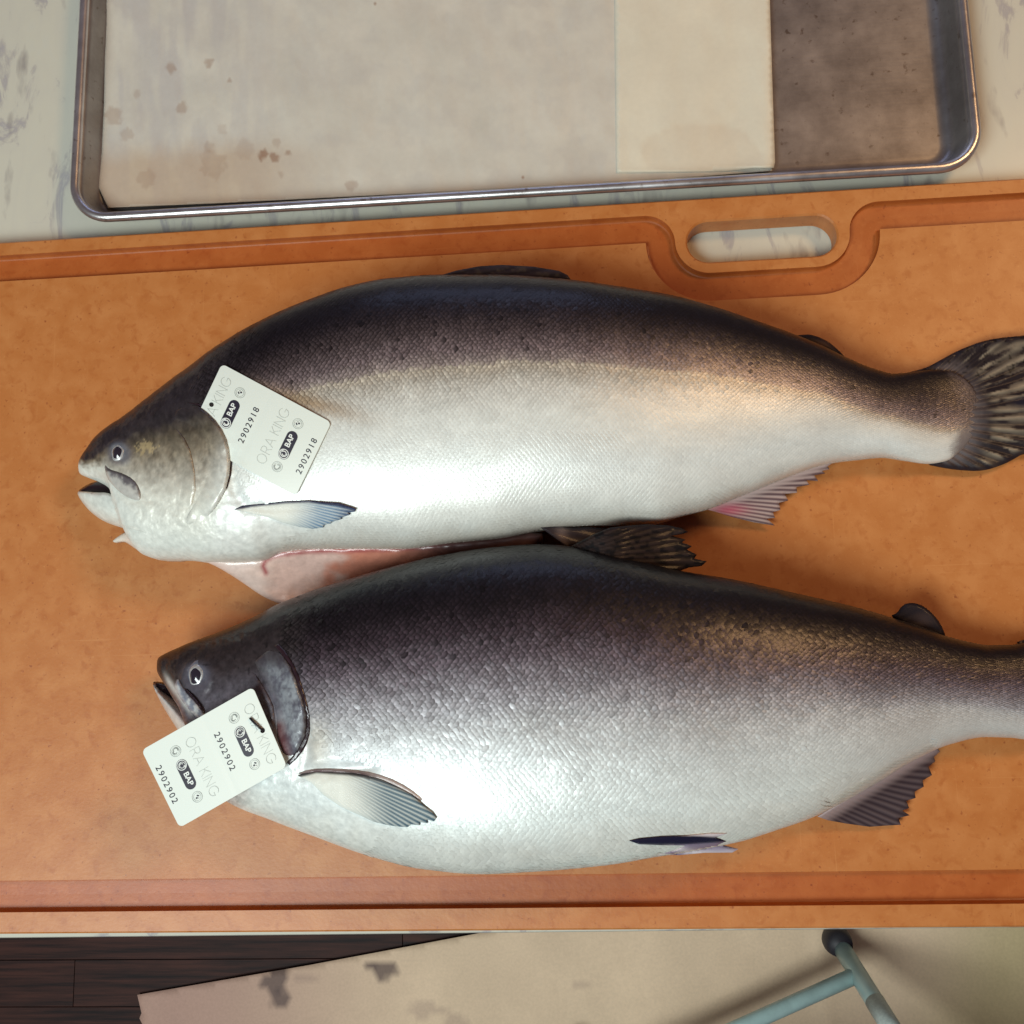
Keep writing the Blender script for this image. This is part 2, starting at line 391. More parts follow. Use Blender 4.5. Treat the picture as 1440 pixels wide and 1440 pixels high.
def sweep(prof, closed_prof, fillend=False):
    L_ = [pan_pts(rrect(i), z) for i, z in prof]; n = len(L_[0]); V = np.vstack(L_); Fc = []
    m = len(prof)
    for j in range(m if closed_prof else m-1):
        a = j*n; b = ((j+1) % m)*n
        for k in range(n): Fc.append((a+k, a+(k+1) % n, b+(k+1) % n, b+k))
    if fillend: Fc.append(tuple(range((m-1)*n, m*n)))
    return V, Fc
ri = [(.0036 - .0036*math.cos(2*math.pi*k/12), .0226 + .0036*math.sin(2*math.pi*k/12)) for k in range(12)]
V, Fc = sweep(ri, True); link('rim', mesh('rim', V, Fc), pan_mat('pan_rim', (.62, .62, .63), .3, .9), pan)
V, Fc = sweep([(.0062, .0245), (.0085, .018), (.0115, .008), (.0135, .0038), (.0165, .002), (.022, .0016)], False, True)
o = link('tray', mesh('tray', V, Fc), pan_mat('pan_floor', (.36, .35, .345), .36, .85), pan)
md = o.modifiers.new('thickness', 'SOLIDIFY'); md.thickness = .001; md.offset = -1
# parchment in the pan, right side folded back over itself
pp = thing('parchment_sheet', 'stained baking parchment lining the sheet pan, right side folded over', 'baking paper')
def parch_col(x, y):
    n = fbm(x/45, y/45, 4); n2 = fbm(x/6+9, y/6, 2)
    c = np.tile(np.array([.56, .535, .465]), (len(x), 1)) * (.90 + .2*n)[:, None]
    c = mix(c, [.46, .44, .42], .7*sstep(.42, .62, fbm(x/22, y/120, 4)) * (1 - sstep(250, 460, x))); c = mix(c, [.48, .46, .42], .35*sstep(.5, .7, fbm(x/35+4, y/28, 4)))
    edge = sstep(192, 240, y + 20*(fbm(x/30, y/40)-.5) + .05*(x-140)) * (1 - sstep(300, 520, x))
    c = mix(c, [.46, .33, .21], .6*edge)
    for cx, cy, r, k in ((239, 95, 9, .5), (293, 88, 7, .5), (257, 153, 9, .45), (160, 163, 14, .4), (369, 218, 8, .9), (386, 221, 8, .8), (389, 201, 7, .3), (405, 215, 4, .6), (193, 132, 6, .3), (178, 190, 10, .3), (300, 232, 20, .3), (294, 206, 8, .3), (205, 250, 14, .3), (494, 262, 9, .4), (312, 183, 8, .2), (345, 210, 15, .2), (735, 249, 2.5, 1), (527, 6, 2.5, .9), (395, 245, 6, .3), (323, 113, 3, .5)):
        d = np.hypot(x-cx, (y-cy)*.9)/r + (n2-.5)*.8; c = mix(c, [.30, .19, .13], k*(1 - sstep(.7, 1., d)))
    return c
zpp = lambda x, y: .0032 + .0030*fbm(x/60, y/70, 2) + .0009*fbm(x/17, y/30, 2)
# outline in metres: the sheet curls up at the left wall and reaches the front wall
PP = [(160, -470), (148, 60), (146, 150), (143, 215), (138, 262), (152, 292), (300, 286), (500, 276), (700, 266), (900, 255), (1086, 240), (1083, 120), (1066, -470)]
P = resample(np.array(PP, float), 4); pv, pf_ = fill([P], 3.3); pf_ = [t[::-1] for t in pf_]
pt = at(pv[:, 0], pv[:, 1], zpp(pv[:, 0], pv[:, 1])); pt[:, 2] = zpp(pv[:, 0], pv[:, 1]) + .006*np.exp(-np.maximum(pv[:, 0]-140, 0)/5)*0
pb = pt.copy(); pb[:, 2] -= .0003; V, Fc = shell(pt, pb, pf_); c = parch_col(pv[:, 0], pv[:, 1])
link('sheet', mesh('sheet', V, Fc, np.vstack([c, c])), M_paper, pp)
FP = [(862, -470), (865, 60), (866, 150), (867, 243), (960, 242), (1020, 241), (1060, 236), (1088, 236), (1090, 228), (1086, 110), (1068, -470)]
def flap_col(x, y):
    n = fbm(x/70, y/70, 3); c = np.tile(np.array([.66, .62, .50]), (len(x), 1))*(.95+.1*n)[:, None]
    d = np.hypot((x-985)/85, (y-215)/44) + .2*(fbm(x/40, y/40)-.5)
    c = mix(c, [.60, .52, .40], .45*(1-sstep(.93, 1.0, d)))
    return c
def flap_h(x, y, d, h):
    return .0004 + .0032*sstep(1030, 1084, x) - .0015*sstep(1078, 1090, x) + .002*np.exp(-((x-1062)/26)**2 - ((y-240)/12)**2)
pillow('folded_flap', FP, lambda x, y: zpp(x, y) + .0003, M_paper, flap_col, R=4, T=.001, under=.0002, step=6, parent=pp, hf=flap_h, sm=0)

# ================================================================== CUTTING BOARD
def board_mat(name, c, k=1):
    m, N, L, B = mat(name); tc = N.new('ShaderNodeTexCoord')
    def noise(sc, det=5, dist=0):
        n = N.new('ShaderNodeTexNoise'); n.inputs['Scale'].default_value = sc; n.inputs['Detail'].default_value = det; n.inputs['Distortion'].default_value = dist
        L.new(tc.outputs['Object'], n.inputs['Vector']); return n
    def mixn(a, bcol, fac):
        x = N.new('ShaderNodeMix'); x.data_type = 'RGBA'; L.new(fac, x.inputs[0])
        if isinstance(a, tuple): x.inputs[6].default_value = a
        else: L.new(a, x.inputs[6])
        x.inputs[7].default_value = bcol; return x.outputs[2]
    def rng_(n, lo, hi, a=0, b=1):
        r = N.new('ShaderNodeMapRange'); r.inputs[1].default_value = lo; r.inputs[2].default_value = hi; r.inputs[3].default_value = a; r.inputs[4].default_value = b
        L.new(n.outputs['Fac'], r.inputs[0]); return r.outputs[0]
    a = mixn((*c, 1), (c[0]*1.12, c[1]*1.25, c[2]*1.5, 1), rng_(noise(60, 8, .3), .40, .68))
    a = mixn(a, (c[0]*.86, c[1]*.74, c[2]*.62, 1), rng_(noise(140, 6, .4), .54, .72, 0, .7))
    a = mixn(a, (c[0]*.6, c[1]*.42, c[2]*.4, 1), rng_(noise(330, 3), .66, .76, 0, .8))
    a = mixn(a, (c[0]*1.2, c[1]*1.5, c[2]*2., 1), rng_(noise(420, 3), .62, .78, 0, .6))
    for rot, sc in ((.25, (9, 620, 9)), (1.2, (620, 11, 9))):
        mp = N.new('ShaderNodeMapping'); mp.inputs['Rotation'].default_value = (0, 0, rot); mp.inputs['Scale'].default_value = sc; L.new(tc.outputs['Object'], mp.inputs[0])
        n = N.new('ShaderNodeTexNoise'); n.inputs['Scale'].default_value = 1; n.inputs['Detail'].default_value = 2; L.new(mp.outputs[0], n.inputs['Vector'])
        a = mixn(a, (c[0]*1.25, c[1]*1.55, c[2]*2.1, 1), rng_(n, .70, .76, 0, .35))
    L.new(a, B.inputs['Base Color'])
    B.inputs['Roughness'].default_value = .42; B.inputs['Specular IOR Level'].default_value = .5
    b = N.new('ShaderNodeBump'); b.inputs['Strength'].default_value = .12; b.inputs['Distance'].default_value = .0006
    L.new(noise(420, 3).outputs['Fac'], b.inputs['Height']); L.new(b.outputs['Normal'], B.inputs['Normal'])
    return m
M_board = board_mat('board_top', (.45, .158, .038)); M_groove_shaded = board_mat('board_groove_shaded', (.37, .092, .016))  # groove is the board colour darkened, shade inside the channel painted in
cb = thing('cutting_board', 'large orange brown composite cutting board with juice groove and handle slot', 'cutting board')
yB, yF = .33396, -.15680
X0, X1 = -.56, .62
def edge(px, py): return at(px, py, ZB)
hc = edge(1071, 336)                                         # middle of the handle slot
hl = edge(np.array([966]), np.array([337]))[0]; hr = edge(np.array([1177]), np.array([328]))[0]
hT = edge(1071, 306.5); hBt = edge(1071, 364)
hr_ = float(hT[1]-hBt[1])/2; hcy = float(hT[1]+hBt[1])/2; hx0 = float(hl[0])+hr_; hx1 = float(hr[0])-hr_
gw = float(edge(720, 315)[1] - edge(720, 353)[1]); gap = float(edge(1071, 364)[1] - edge(1071, 381)[1])
gyb = float(edge(720, 315)[1]) - gw/2                         # centre line of the back run
gyf = float(edge(720, 1230.5)[1] + edge(720, 1277)[1])/2; gwf = float(edge(720, 1230.5)[1] - edge(720, 1277)[1])
def arc(cx, cy, r, a0, a1, n=14): return [(cx + r*math.cos(math.radians(a0+(a1-a0)*k/n)), cy + r*math.sin(math.radians(a0+(a1-a0)*k/n))) for k in range(n+1)]
Rd = hr_ + gap + gw/2; rs = gw/2 + .004
# dip: from the right back run, down round the slot, up again to the left run
yb2 = float(edge(1071, 380.5)[1] + edge(1071, 418)[1])/2; rs = gw/2 + .0006; cyd = gyb - rs; Rd = cyd - yb2
xl = float(edge(929, 345)[0]); xr = float(edge(1217, 335)[0])
cl = []
sx = .03
gl, gr = X0 + .022, X1 - .022
cl += [(gr-.03, gyb)]
cl += arc(xr + rs, gyb - rs, rs, 90, 180)
cl += arc(xr - Rd, cyd, Rd, 0, -90); cl += arc(xl + Rd, cyd, Rd, -90, -180)
cl += arc(xl - rs, gyb - rs, rs, 0, 90)
cl += arc(gl+.03, gyb-.03, .03, 90, 180); cl += arc(gl+.03, gyf+.03, .03, 180, 270); cl += arc(gr-.03, gyf+.03, .03, 270, 360); cl += arc(gr-.03, gyb-.03, .03, 0, 90)[:-1]
C = [np.array(cl[0])]
for p in cl[1:]:
    if np.hypot(*(np.array(p)-C[-1])) > 1e-5: C.append(np.array(p))
C = np.array(C)
# denser along long runs
C = resample(C, .012)
tg = np.roll(C, -1, 0) - np.roll(C, 1, 0); tg /= np.hypot(*tg.T)[:, None]; nrm = np.stack([-tg[:, 1], tg[:, 0]], 1)   # points to the inside (counter-clockwise loop)
hw = np.where(C[:, 1] < gyf+.02, gwf, gw)/2
ang = np.linspace(0, math.pi, 13)
GV = []
cross = [(-1.0, 0), (-.985, -.0004), (-.975, -.0034), (-.95, -.0046), (-.89, -.0056), (-.8, -.0059), (0, -.0060), (.8, -.0059), (.89, -.0056), (.95, -.0046), (.975, -.0034), (.985, -.0004), (1.0, 0)]
Lp = [C + nrm*(hw*s)[:, None] for s, z in cross]
def clean(lp):          # inner offsets meet in a sharp corner: pull loops that cross over back together
    return lp
nC = len(C); V = np.vstack([np.hstack([l, np.full((nC, 1), ZB + z)]) for l, (s, z) in zip(Lp, cross)])
Fc = []
for j in range(len(cross)-1):
    for k in range(nC): Fc.append((j*nC+k, j*nC+(k+1) % nC, (j+1)*nC+(k+1) % nC, (j+1)*nC+k))
link('juice_groove', mesh('juice_groove', V, Fc), M_groove_shaded, cb, False)
hole = np.array(arc(hx1, hcy, hr_, -90, 90, 16) + arc(hx0, hcy, hr_, 90, 270, 16)); e = .0012
def grow(P, e):
    t = np.roll(P, -1, 0) - np.roll(P, 1, 0); t /= np.hypot(*t.T)[:, None]; return P + np.stack([t[:, 1], -t[:, 0]], 1)*e
hole_o = grow(hole, e)
rc = .012
def rr2(x0, x1, y0, y1, r): return np.array(arc(x1-r, y0+r, r, -90, 0, 8) + arc(x1-r, y1-r, r, 0, 90, 8) + arc(x0+r, y1-r, r, 90, 180, 8) + arc(x0+r, y0+r, r, 180, 270, 8))
outer = rr2(X0, X1, yF, yB, rc); outer_i = rr2(X0+e, X1-e, yF+e, yB-e, rc-e)
v1, f1 = fill([outer_i, Lp[0], hole_o]); v2, f2 = fill([Lp[-1]])
V = np.hstack([v1, np.full((len(v1), 1), ZB)]); Fc = list(f1); b = len(V)
V = np.vstack([V, np.hstack([v2, np.full((len(v2), 1), ZB)])]); Fc += [tuple(i+b for i in t) for t in f2]
def strips(rings):
    global V, Fc
    o = len(V); n = len(rings[0][0])
    V = np.vstack([V] + [np.hstack([p, np.full((n, 1), z)]) for p, z in rings])
    for j in range(len(rings)-1):
        for k in range(n): Fc.append((o+j*n+k, o+(j+1)*n+k, o+(j+1)*n+(k+1) % n, o+j*n+(k+1) % n))
strips([(outer_i, ZB), (outer, ZB-e), (outer, .0012), (outer_i, .0004)])
strips([(hole_o[::-1], ZB), (hole[::-1], ZB-e), (hole[::-1], .0012), (hole_o[::-1], .0004)])
v3, f3 = fill([outer_i, hole_o]); b = len(V); V = np.vstack([V, np.hstack([v3, np.full((len(v3), 1), .0004)])]); Fc += [tuple(i+b for i in t[::-1]) for t in f3]
o = link('slab', mesh('slab', V, Fc), M_board, cb, False)

# ================================================================== SALMON
class Fish: pass
def make_body(fs, root):
    X = fs.X; n = len(X); Dy = fs.D(X); Vy = fs.V(X); zm = ZB + fs.Z(X); T = fs.T(X)
    PD_ = at(X, Dy, zm); PV_ = at(X, Vy, zm); ne = 2/2.5
    tt = np.linspace(0, math.pi, fs.nt); tb = np.linspace(math.pi, 2*math.pi, 34)[1:-1]; th = np.concatenate([tt, tb])
    c, s = np.cos(th), np.sin(th); vv = -np.sign(c)*np.abs(c)**ne; hh = np.sign(s)*np.abs(s)**ne
    P = PD_[:, None, :]*(1-(vv[None, :, None]+1)/2) + PV_[:, None, :]*((vv[None, :, None]+1)/2)
    z = zm[:, None] + T[:, None]*np.where(hh > 0, hh, hh*1.1)[None, :]
    P[:, :, 2] = z
    px, py = proj(P)
    top = (hh > -1e-9)
    P[:, top, 2] += fs.relief(px, py)[:, top] * np.clip(hh, 0, 1)[None, top]**.3
    P[:, :, 2] = np.maximum(P[:, :, 2], ZB + .0006)
    m = len(th); V = P.reshape(-1, 3); Fc = []
    idx = np.arange(n*m).reshape(n, m); nx = np.roll(idx, -1, 1)
    Fc = np.stack([idx[:-1], nx[:-1], nx[1:], idx[1:]], -1).reshape(-1, 4)[:, ::-1].tolist()
    Fc += [idx[0].tolist(), idx[-1].tolist()[::-1]]
    px, py = proj(V); col = fs.col(px, py)
    fs.body = link('body', mesh('body', V, Fc, col), M_skin, root)
    k = fs.nt; ti = idx[:, :k]; tf = np.stack([ti[:-1, :-1], ti[:-1, 1:], ti[1:, 1:], ti[1:, :-1]], -1).reshape(-1, 4).tolist()
    fs.bvh = BVHTree.FromPolygons(V.tolist(), tf)
    def hit(px, py):
        ds = rays(np.atleast_1d(px), np.atleast_1d(py)); Z = []; Nn = []
        o = Vector((0, 0, H))
        for d, a in zip(ds, np.atleast_1d(px)):
            r = fs.bvh.ray_cast(o, Vector(d).normalized())
            if r[0] is None: Z.append(np.nan); Nn.append((0, 0, 1))
            else: Z.append(r[0].z); q = r[1]; Nn.append(tuple(q if q.z > 0 else -q))
        return np.array(Z), np.array(Nn)
    fs.hit = hit
    def surf(px, py):
        Z, _ = hit(px, py); bad = np.isnan(Z)
        Z[bad] = ZB + fs.Z(np.asarray(px)[bad]); return Z
    fs.surf = surf
STH = np.linspace(0, math.pi, 2001); _v = -np.sign(np.cos(STH))*np.abs(np.cos(STH))**(2/2.5); _h = .42*np.abs(np.sin(STH))**(2/2.5)
SARC = np.concatenate([[0], np.cumsum(np.hypot(np.diff(_v), np.diff(_h)))]); SARC /= SARC[-1]     # even steps along the section
def make_scales(fs, root):
    pitch, row = fs.pitch, fs.row
    A = fs.A; n = 0
    us = np.arange(fs.sx0, fs.sx1, pitch)
    cx = []; ct_ = []
    tv = np.linspace(0, 1, 400)
    # rows evenly spaced in apparent height at the deepest station, then following the body
    for r in range(int(1/fs.dt)):
        t = (r + .5)*fs.dt
        x = us + (pitch*.5 if r % 2 else 0) + rng.normal(0, pitch*.05, len(us)); cx.append(x); ct_.append(np.full(len(us), t) + rng.normal(0, fs.dt*.05, len(us)))
    x = np.concatenate(cx); t = np.concatenate(ct_)
    # t is the fraction of the way over the visible side, dorsal edge to belly edge
    def pt(x, t):
        th = np.interp(np.clip(t, .004, .996), SARC, STH); ne = 2/2.5
        c, s = np.cos(th), np.sin(th); v = -np.sign(c)*np.abs(c)**ne; h = np.abs(s)**ne
        zm = ZB + fs.Z(x); a = at(x, fs.D(x), zm); b = at(x, fs.V(x), zm); k = ((v+1)/2)[:, None]
        P = a*(1-k) + b*k; P[:, 2] = zm + fs.T(x)*h; return P
    P = pt(x, t); px, py = proj(P)
    ok = fs.scale_ok(px, py, x, t); x, t, P, px, py = x[ok], t[ok], P[ok], px[ok], py[ok]
    P[:, 2] += fs.relief(px, py)
    eu = pt(x+2, t) - pt(x-2, t); L = np.linalg.norm(eu, axis=1)/4; eu /= np.linalg.norm(eu, axis=1)[:, None]
    ev = pt(x, t+.004) - pt(x, t-.004); Wd = np.linalg.norm(ev, axis=1)/.008*fs.dt; ev /= np.linalg.norm(ev, axis=1)[:, None]
    nn = np.cross(ev, eu); nn *= np.sign(nn[:, 2:3]); nn /= np.linalg.norm(nn, axis=1)[:, None]
    N_ = len(x); amp = fs.amp(px, py, x, t)*rng.uniform(.6, 1.4, N_)
    tx = rng.normal(0, .04, N_); ty = rng.normal(0, .045, N_)     # each scale leans a little its own way
    la = L*pitch*.86; wb = Wd*1.28
    ks = 12; an = np.linspace(0, 2*math.pi, ks, endpoint=False)
    R_ = [(0, 0, 0)] + [(math.cos(a), math.sin(a), 1) for a in an]
    VV = []; CC = []
    base = fs.col(px, py); con = fs.contrast(px, py, x, t); tint = (1 + rng.normal(0, 1, N_)*fs.tint*np.clip(con + .08, 0, 1))[:, None]
    for a, b, rim in R_:
        off = eu*(a*la)[:, None] + ev*(b*wb)[:, None]
        lift = amp*(.30 + .55*a) - amp*.25*b*b - (.0006 if a < -.75 else 0) + (a*la*tx + b*wb*ty)*np.clip(amp/.0004, 0, 1) + (.00012 if not rim else 0)
        q = P + off + nn*lift[:, None]
        VV.append(q)
        f = np.where(rim, 1 - .78*con*(1 if a > -.3 else .3), 1 + .55*con)[:, None]
        CC.append(base*tint*f)
    V = np.stack(VV, 1).reshape(-1, 3); Cc = np.stack(CC, 1).reshape(-1, 3)
    o0 = np.arange(N_)*(ks+1); Fc = []
    for k in range(ks): Fc.append(np.stack([o0, o0+1+k, o0+1+(k+1) % ks], 1))
    Fc = np.concatenate(Fc)
    # face upwards
    a, b, c = V[Fc[:, 0]], V[Fc[:, 1]], V[Fc[:, 2]]; up = np.cross(b-a, c-a)[:, 2] < 0; Fc[up] = Fc[up][:, ::-1]
    o = link('scales', mesh('scales', V, Fc.tolist(), Cc), M_scale, root); o['kind'] = 'stuff'
    return N_
def fan(apex, freq, amp, seed=0):
    """ray ridges of a fin spreading from an apex"""
    ax, ay = apex
    def f(x, y):
        a = np.arctan2(y-ay, x-ax); r = np.hypot(x-ax, y-ay); return .5 + .5*np.sin(a*freq + seed + .6*np.sin(r/25) + 3.2*vnoise(a*14+3, r/60))
    return f
def fin(name, poly, root, zb, col, apex, freq, amp, lift=None, under=.0005, step=2.2, sm=0, T=.0008):
    rf = fan(apex, freq, amp)
    if not sm: poly = np.array(poly, float) + rng.normal(0, .8, (len(poly), 2))
    def hf(x, y, d, h):
        return T*np.clip(d/3, .25, 1) + amp*rf(x, y)*np.clip(d/4, 0, 1) + (lift(x, y) if lift else 0)
    return pillow(name, poly, zb, M_fin, lambda x, y: col(x, y, rf(x, y)), step=step, parent=root, hf=hf, under=under, sm=sm)
def eyeball(fs, root, cx, cy, rx, ry, rot=0):
    Z, Nn = fs.hit([cx], [cy]); z = float(Z[0]); c = Vector(at(cx, cy, z)); s = (H - z)/F
    n = Vector(Nn[0]); n = (n + Vector((0, 0, 1))).normalized()
    up = Vector((0, 1, 0)); sd = up.cross(n).normalized(); up = n.cross(sd)
    def dome(name, r0, r1, h0, h1, m, parent, k=8, rings=40):
        V = []; Fc = []
        for j in range(k+1):
            f = j/k; r = r0 + (r1-r0)*f; h = h0 + (h1-h0)*math.sin(f*math.pi/2) if r1 < r0 else 0
            for i in range(rings):
                a = 2*math.pi*i/rings; wob = 1 + .04*math.sin(3*a+1) + .03*math.sin(5*a)
                V.append(c + sd*(r*rx*s*math.cos(a)*wob) + up*(r*ry*s*math.sin(a)*wob) + n*h)
        for j in range(k):
            for i in range(rings): Fc.append((j*rings+i, j*rings+(i+1) % rings, (j+1)*rings+(i+1) % rings, (j+1)*rings+i))
        Fc.append(tuple(range(k*rings, (k+1)*rings)))
        return link(name, mesh(name, V, Fc), m, parent)
    e = dome('eye', 1.3, .9, -.0006, .0009, simple('eye_surround', (.13, .14, .18), .25, coat=.7), root)
    dome('iris', .97, .64, .00093, .0022, simple('iris_silver', (.52, .53, .53), .3, .3, coat=.7, noise=(900, .6, 1.1)), e)
    dome('pupil', .66, .05, .00216, .0034, simple('pupil_dark', (.022, .018, .028), .12, coat=1), e)
    return e
def ramp(stops, t):
    ts = [s[0] for s in stops]; return np.stack([np.interp(t, ts, [s[1][k] for s in stops]) for k in range(3)], -1)

# ------------------------------------------------------------------ upper fish
f1_ = Fish()
f1_.D = knots([(112, 660), (113.5, 653), (117, 647), (128, 634), (147, 613), (180, 590), (213, 565), (247, 540), (280, 517), (313, 493), (350, 471), (400, 446), (450, 426), (500, 410), (560, 399), (620, 395), (700, 395), (760, 398), (810, 402), (870, 410), (940, 421), (1000, 436), (1050, 452), (1100, 469), (1150, 488), (1190, 507), (1230, 522), (1253, 527), (1285, 524), (1310, 521), (1335, 523), (1355, 533), (1370, 551), (1377, 574)])
f1_.V = knots([(112, 664), (114, 667), (122, 671), (142, 679), (160, 690), (170, 703), (180, 735), (192, 766), (207, 782), (227, 787), (267, 788), (292, 791), (330, 792), (369, 789), (400, 776), (440, 772), (520, 772), (560, 772), (637, 763), (700, 757), (764, 745), (851, 738), (914, 737), (963, 724), (997, 715), (1050, 694), (1100, 674), (1150, 656), (1180, 649), (1208, 646), (1241, 643), (1275, 648), (1305, 652), (1330, 648), (1350, 634), (1364, 617), (1377, 580)])
f1_.T = knots([(112, .0015), (120, .009), (140, .016), (175, .025), (250, .034), (320, .040), (420, .044), (550, .047), (750, .046), (900, .041), (1050, .031), (1180, .021), (1260, .0135), (1320, .0068), (1355, .003), (1377, .0005)])
f1_.Z = knots([(112, .026), (250, .036), (400, .043), (600, .045), (800, .043), (950, .036), (1100, .027), (1250, .016), (1320, .0115), (1377, .0105)])
f1_.X = np.unique(np.concatenate([112 + 40*np.linspace(0, 1, 70)**2, np.linspace(152, 335, 190), np.linspace(335, 1340, 380), 1340 + 37*(1-(1-np.linspace(0, 1, 40))**2)]))
f1_.nt = 230
def relief1(x, y):
    r = .0011*np.exp(-((x-300)/26)**2 - ((y-560)/40)**2)
    r = r + .0014*np.exp(-(np.hypot(x-167, (y-638)*.9)-14)**2/30) - .001*np.exp(-(np.hypot(x-167, y-638)/11)**2)
    r = r + .0011*(fbm(x/8, y/8, 4)-.5)*(1-sstep(320, 420, x))
    # soft dents of handling on the flank, and the fold behind the gill
    r = r - .0016*np.exp(-(bdist(np.array([(322, 640), (330, 690), (345, 715), (440, 712)], float), np.stack([np.ravel(x), np.ravel(y)], 1), False).reshape(np.shape(x))/9)**2)
    r = r + .0016*(fbm(x/75, y/55, 2)-.5)*sstep(330, 420, x)
    return r
f1_.relief = relief1
lat1 = lin([(250, .40), (400, .36), (700, .33), (1000, .34), (1150, .40), (1250, .52), (1340, .68), (1380, .75)])
st1 = [(0, (.005, .004, .007)), (.07, (.008, .006, .009)), (.13, (.026, .019, .022)), (.2, (.075, .055, .057)), (.28, (.19, .145, .15)), (.335, (.32, .265, .25)), (.36, (.50, .44, .36)), (.385, (.50, .465, .40)), (.45, (.66, .655, .60)), (.54, (.73, .755, .71)), (.75, (.75, .80, .78)), (.93, (.74, .745, .69)), (1, (.66, .59, .5))]
hd = lin([(108, 643), (118, 648), (150, 630), (200, 604), (250, 590), (300, 572), (340, 560)]); hwt = lin([(108, 655), (118, 656), (150, 661), (180, 680), (215, 690), (260, 698), (300, 695), (340, 685)])
def col1(x, y):
    D, Vv = f1_.D(x), f1_.V(x); t = np.clip((y-D)/np.maximum(Vv-D, 2), 0, 1); l = lat1(x)
    te = np.where(t < l, t*.36/l, .36 + (t-l)*.64/(1-l)); te = te + .03*(fbm(x/22, y/22, 2)-.5)
    c = ramp(st1, te); c = mix(c, [.66, .60, .47], .42*np.exp(-((te-.352)/.008)**2)*sstep(300, 400, x)*(1-sstep(1000, 1250, x)))
    c = c*(1 + .16*(fbm(x/34, y/12, 3)-.5) + .10*(vnoise(x/2.6, y/2.1)-.5))[..., None]
    c = mix(c, [.40, .27, .15], .8*np.exp(-((x-425-(y-560)*.9)/55)**2 - ((y-566-(x-425)*.22)/13)**2))     # warm lamp highlight painted into the skin colour by the tag
    k = (y + 14*(fbm(x/10, y/10, 3)-.5) - hd(x))/(hwt(x)-hd(x))
    h = ramp([(-.25, (.020, .016, .020)), (0, (.032, .026, .028)), (.2, (.10, .08, .055)), (.45, (.215, .18, .13)), (.75, (.42, .39, .325)), (1.05, (.66, .66, .58)), (1.6, (.70, .73, .67))], k)
    h = h * (1 + (1.0*(fbm(x/6, y/9, 3)-.5) + .35*(vnoise(x/2.2, y/2.6)-.5))*(1-sstep(.5, 1.1, k)))[..., None]
    c = mix(c, h, 1 - sstep(285, 345, x + (y-640)*.12))
    c = mix(c, [.44, .34, .18], .7*sstep(.36, .56, (.1+.95*fbm(x/3.2+3, y/3, 2))*np.exp(-((x-206)/26)**2 - ((y-630)/15)**2)))  # gold glint on the cheek, painted into the skin colour
    g = np.exp(-(np.hypot(x-168, y-638)/17)**4); c = mix(c, [.15, .155, .19], .8*g)
    c = mix(c, [.74, .69, .62], .0*t)
    c = mix(c, [.15, .12, .12], .9*sstep(1335, 1366, x + .2*np.abs(y-575) + 16*(fbm(x/9, y/9)-.5)))
    # scattered dark spots on the back
    sp = (vnoise(x/4.2, y/4.2) > .91) & (te < .30) & (te > .03) & (x > 300); c[sp] = c[sp]*.35
    return c
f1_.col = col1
gx1 = lin([(480, 330), (500, 300), (540, 268), (568, 285), (590, 305), (630, 330), (670, 334), (700, 350), (716, 440), (745, 440), (760, 400), (800, 400)])
f1_.scale_ok = lambda px, py, x, t: (px > gx1(py)) & (px < 1375 - .0011*(py-585)**2)
f1_.pitch, f1_.row, f1_.A = 6.4, 4, 1; f1_.sx0, f1_.sx1 = 240, 1372; f1_.dt = 1/104; f1_.tint = .10
def te1(x, y):
    D, Vv = f1_.D(x), f1_.V(x); t = np.clip((y-D)/np.maximum(Vv-D, 2), 0, 1); l = lat1(x); return np.where(t < l, t*.36/l, .36 + (t-l)*.64/(1-l))
f1_.amp = lambda px, py, x, t: np.interp(te1(px, py), [0, .12, .36, .5, .7, 1], [.0001, .0003, .00032, .00010, .00004, .00003])
f1_.contrast = lambda px, py, x, t: np.interp(te1(px, py), [0, .1, .3, .42, .55, 1], [.5, .9, .85, .36, .08, .05])
salmon1 = thing('salmon', 'upper paler whole salmon, gutted, with white belly and full tail fin showing', 'fish', 'whole salmon on the cutting board')
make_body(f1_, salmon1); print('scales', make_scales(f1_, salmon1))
s1 = f1_.surf
WH = lambda x, y: np.array([.70, .72, .655])[None]*(.95 + .1*fbm(x/12, y/12))[:, None]
# mouth
zj = lambda x, y: ZB + .026 + 0*x
pillow('mouth_lining', [(110, 690), (118, 684), (130, 678), (142, 676), (152, 674), (172, 684), (180, 705), (170, 702), (155, 696), (130, 695), (112, 695)], lambda x, y: ZB + .021 + 0*x, M_dark, lambda x, y: np.array([.02, .01, .015]), R=5, T=.004, under=.003, parent=salmon1)
jl1 = np.array([(107.5, 691), (113, 703), (127, 720), (145, 733), (167, 741), (190, 745.5), (210, 751), (230, 758), (250, 766)], float)
def jaw1(x, y, d, h):
    z0 = ZB + .018; R_ = np.interp(x, [107, 130, 170, 260], [10, 22, 34, 40]); k = np.clip(bdist(jl1, np.stack([x, y], 1), False)/R_, 0, 1)
    zt = z0 + .004 + np.interp(x, [107, 125, 160, 200, 260], [.007, .014, .024, .023, .020])*np.sqrt(1-(1-k)**2)
    Z, _ = f1_.hit(x, y); b = np.where(np.isnan(Z), zt, Z); zt = np.maximum(zt, b + .0005)
    k = sstep(2, 46, bdist(np.array([(178, 700), (205, 707), (232, 722), (256, 745), (268, 770)], float), np.stack([x, y], 1), False))
    zt = np.where(np.isnan(Z), zt, (b - .004)*(1-k) + zt*k)
    return zt - z0 - .0035*(1-np.clip(d/2.5, 0, 1))**2*(1-sstep(150, 190, x))
